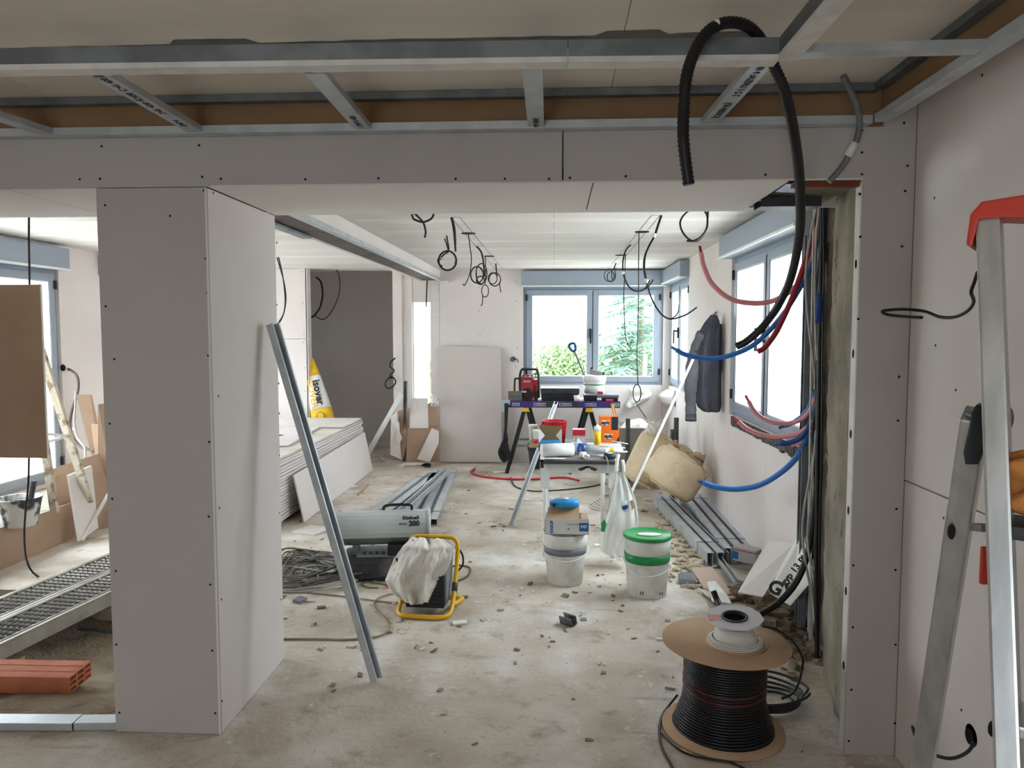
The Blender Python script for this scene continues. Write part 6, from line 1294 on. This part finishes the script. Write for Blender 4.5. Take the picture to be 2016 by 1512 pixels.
# clips on cables
for px, py, Y in ((1287,463,4.94),(1272,553,4.93),(1227,537,6.58)): MB().tube([at(px,py,Y=Y)+Vector((.004,0,.012)), at(px,py,Y=Y)-Vector((.004,0,.012))], .015, 8).build('cable_clip', WHITEP, label={1287:'white clip high on the thick twin cable',1272:'white clip where the thick twin cable splits',1227:'white clip on the cable bowing under the window box'}[px], cat='clip')
r = thing('socket_box', 'open wall socket box with loose wires beside the far window', 'socket', at(1010,707,Y=9.29)); p = at(1010,707,Y=9.298)
MB().lathe([(.035,0),(.035,.014),(.028,.014),(.026,.004),(0,.004)], 20, Matrix.Translation(p) @ Matrix.Rotation(H,4,'X')).build('box_ring', MGREY, r)
MB().tube([p+Vector((0,-.01,0)), p+Vector((.03,-.06,-.05)), p+Vector((.05,-.06,-.11))], .005, 6).build('wire', GALV, r); MB().tube(spline([p+Vector((.01,-.01,.0)), p+Vector((.05,-.05,.0)), p+Vector((.07,-.05,-.04))],4), .005, 6).build('wire', BLACK, r)
# ---- outside the windows
MB().box(-30, 30, 9.6, 40, -.62, -.6).box(1.75, 30, -20, 9.6, -.62, -.6).box(-30, -4.65, -20, 9.6, -.62, -.6).build('lawn', GRASS, kind='structure')
def leaves(n, fn, size, seed):
    R2 = random.Random(seed); b = MB()
    for k in range(n):
        c, nrm = fn(R2); a = Vector((R2.uniform(-1,1),R2.uniform(-1,1),R2.uniform(-1,1))).normalized(); t = nrm.cross(a)
        if t.length < .1: continue
        t.normalize(); s = size*R2.uniform(.6,1.3); u = nrm.cross(t)
        b.add([c-t*s, c+u*s*.45, c+t*s, c-u*s*.45], [(0,1,2,3)])
    return b
def hedge(label, x0, x1, y0, y1, z1, seed, n):
    r = thing('hedge', label, 'hedge', ((x0+x1)/2,y0,-.6))
    core = MB(); core.box(x0+.15,x1-.15,y0+.25,y1,-.6,z1-.25); core.build('stems', BARK, r)
    def fn(R2):
        x = R2.uniform(x0,x1); t = R2.random(); z = -.6+(z1+.6)*min(1,t*1.12); bump = .18*noise.noise(Vector((x*1.2,z*1.2,seed)))
        if t > .86: return Vector((x, R2.uniform(y0,y1), z1+bump*.3+R2.uniform(-.1,.03))), Vector((R2.uniform(-.6,.6),-.3,1)).normalized()
        return Vector((x, y0+bump+R2.uniform(0,.25), z)), Vector((R2.uniform(-.7,.7),-1,R2.uniform(-.2,.9))).normalized()
    leaves(n, fn, .036, seed).build('leaves', LEAF, r, kind='stuff')
hedge('clipped green hedge seen through the far window', -2.6, 2.6, 13.2, 14.2, 1.46, 3, 30000)
def conifer(label, x, y, h, rad, seed, n):
    r = thing('conifer', label, 'tree', (x,y,-.6)); MB().tube([(x,y,-.6),(x+.05,y,h*.5),(x,y,h*.95)], [.05,.04,.02], 8).build('trunk', BARK, r)
    R2 = random.Random(seed); b = MB(); br = MB()
    for k in range(n):
        z = R2.uniform(-.1,h*.97); L = rad*(1-(z/h)*.85)*R2.uniform(.6,1.1); a = R2.uniform(0,6.28); d = Vector((math.cos(a),math.sin(a),-.18))
        o = Vector((x,y,z)); br.tube([o, o+d*L*.5+Vector((0,0,.06*L)), o+d*L], [.016,.010,.004], 4, cap=False)
        for j in range(30):
            t = R2.uniform(.2,1.02); c = o+d*L*t+Vector((0,0,.06*L*math.sin(math.pi*t))); s = Vector((-math.sin(a),math.cos(a),0))*R2.choice((-1,1)); q = c+(s*.8+d*.6+Vector((0,0,R2.uniform(-.35,.15))))*R2.uniform(.12,.26)
            w_ = Vector((0,0,1)).cross((q-c).normalized()); w_ = (w_.normalized() if w_.length > .1 else s)*.026
            b.add([c-w_, c+w_, q], [(0,1,2)])
    br.build('branches', PINE, r); b.build('needles', PINE, r, kind='stuff')
conifer('pale green conifer filling the hinged pane of the far window', 1.35, 12.3, 4.8, 1.25, 2, 380)
conifer('second conifer further out behind the pale green one', 2.4, 15.5, 6.6, 1.9, 5, 300)
for i, x in enumerate((1.28, 1.50)): MB().box(x,x+.05,11.0,11.05,-.6,1.28).build('white_post', WHITEP, label=('slim white post outside the far window, nearer the bucket','slim white post outside the far window, nearer the window corner')[i], cat='post')
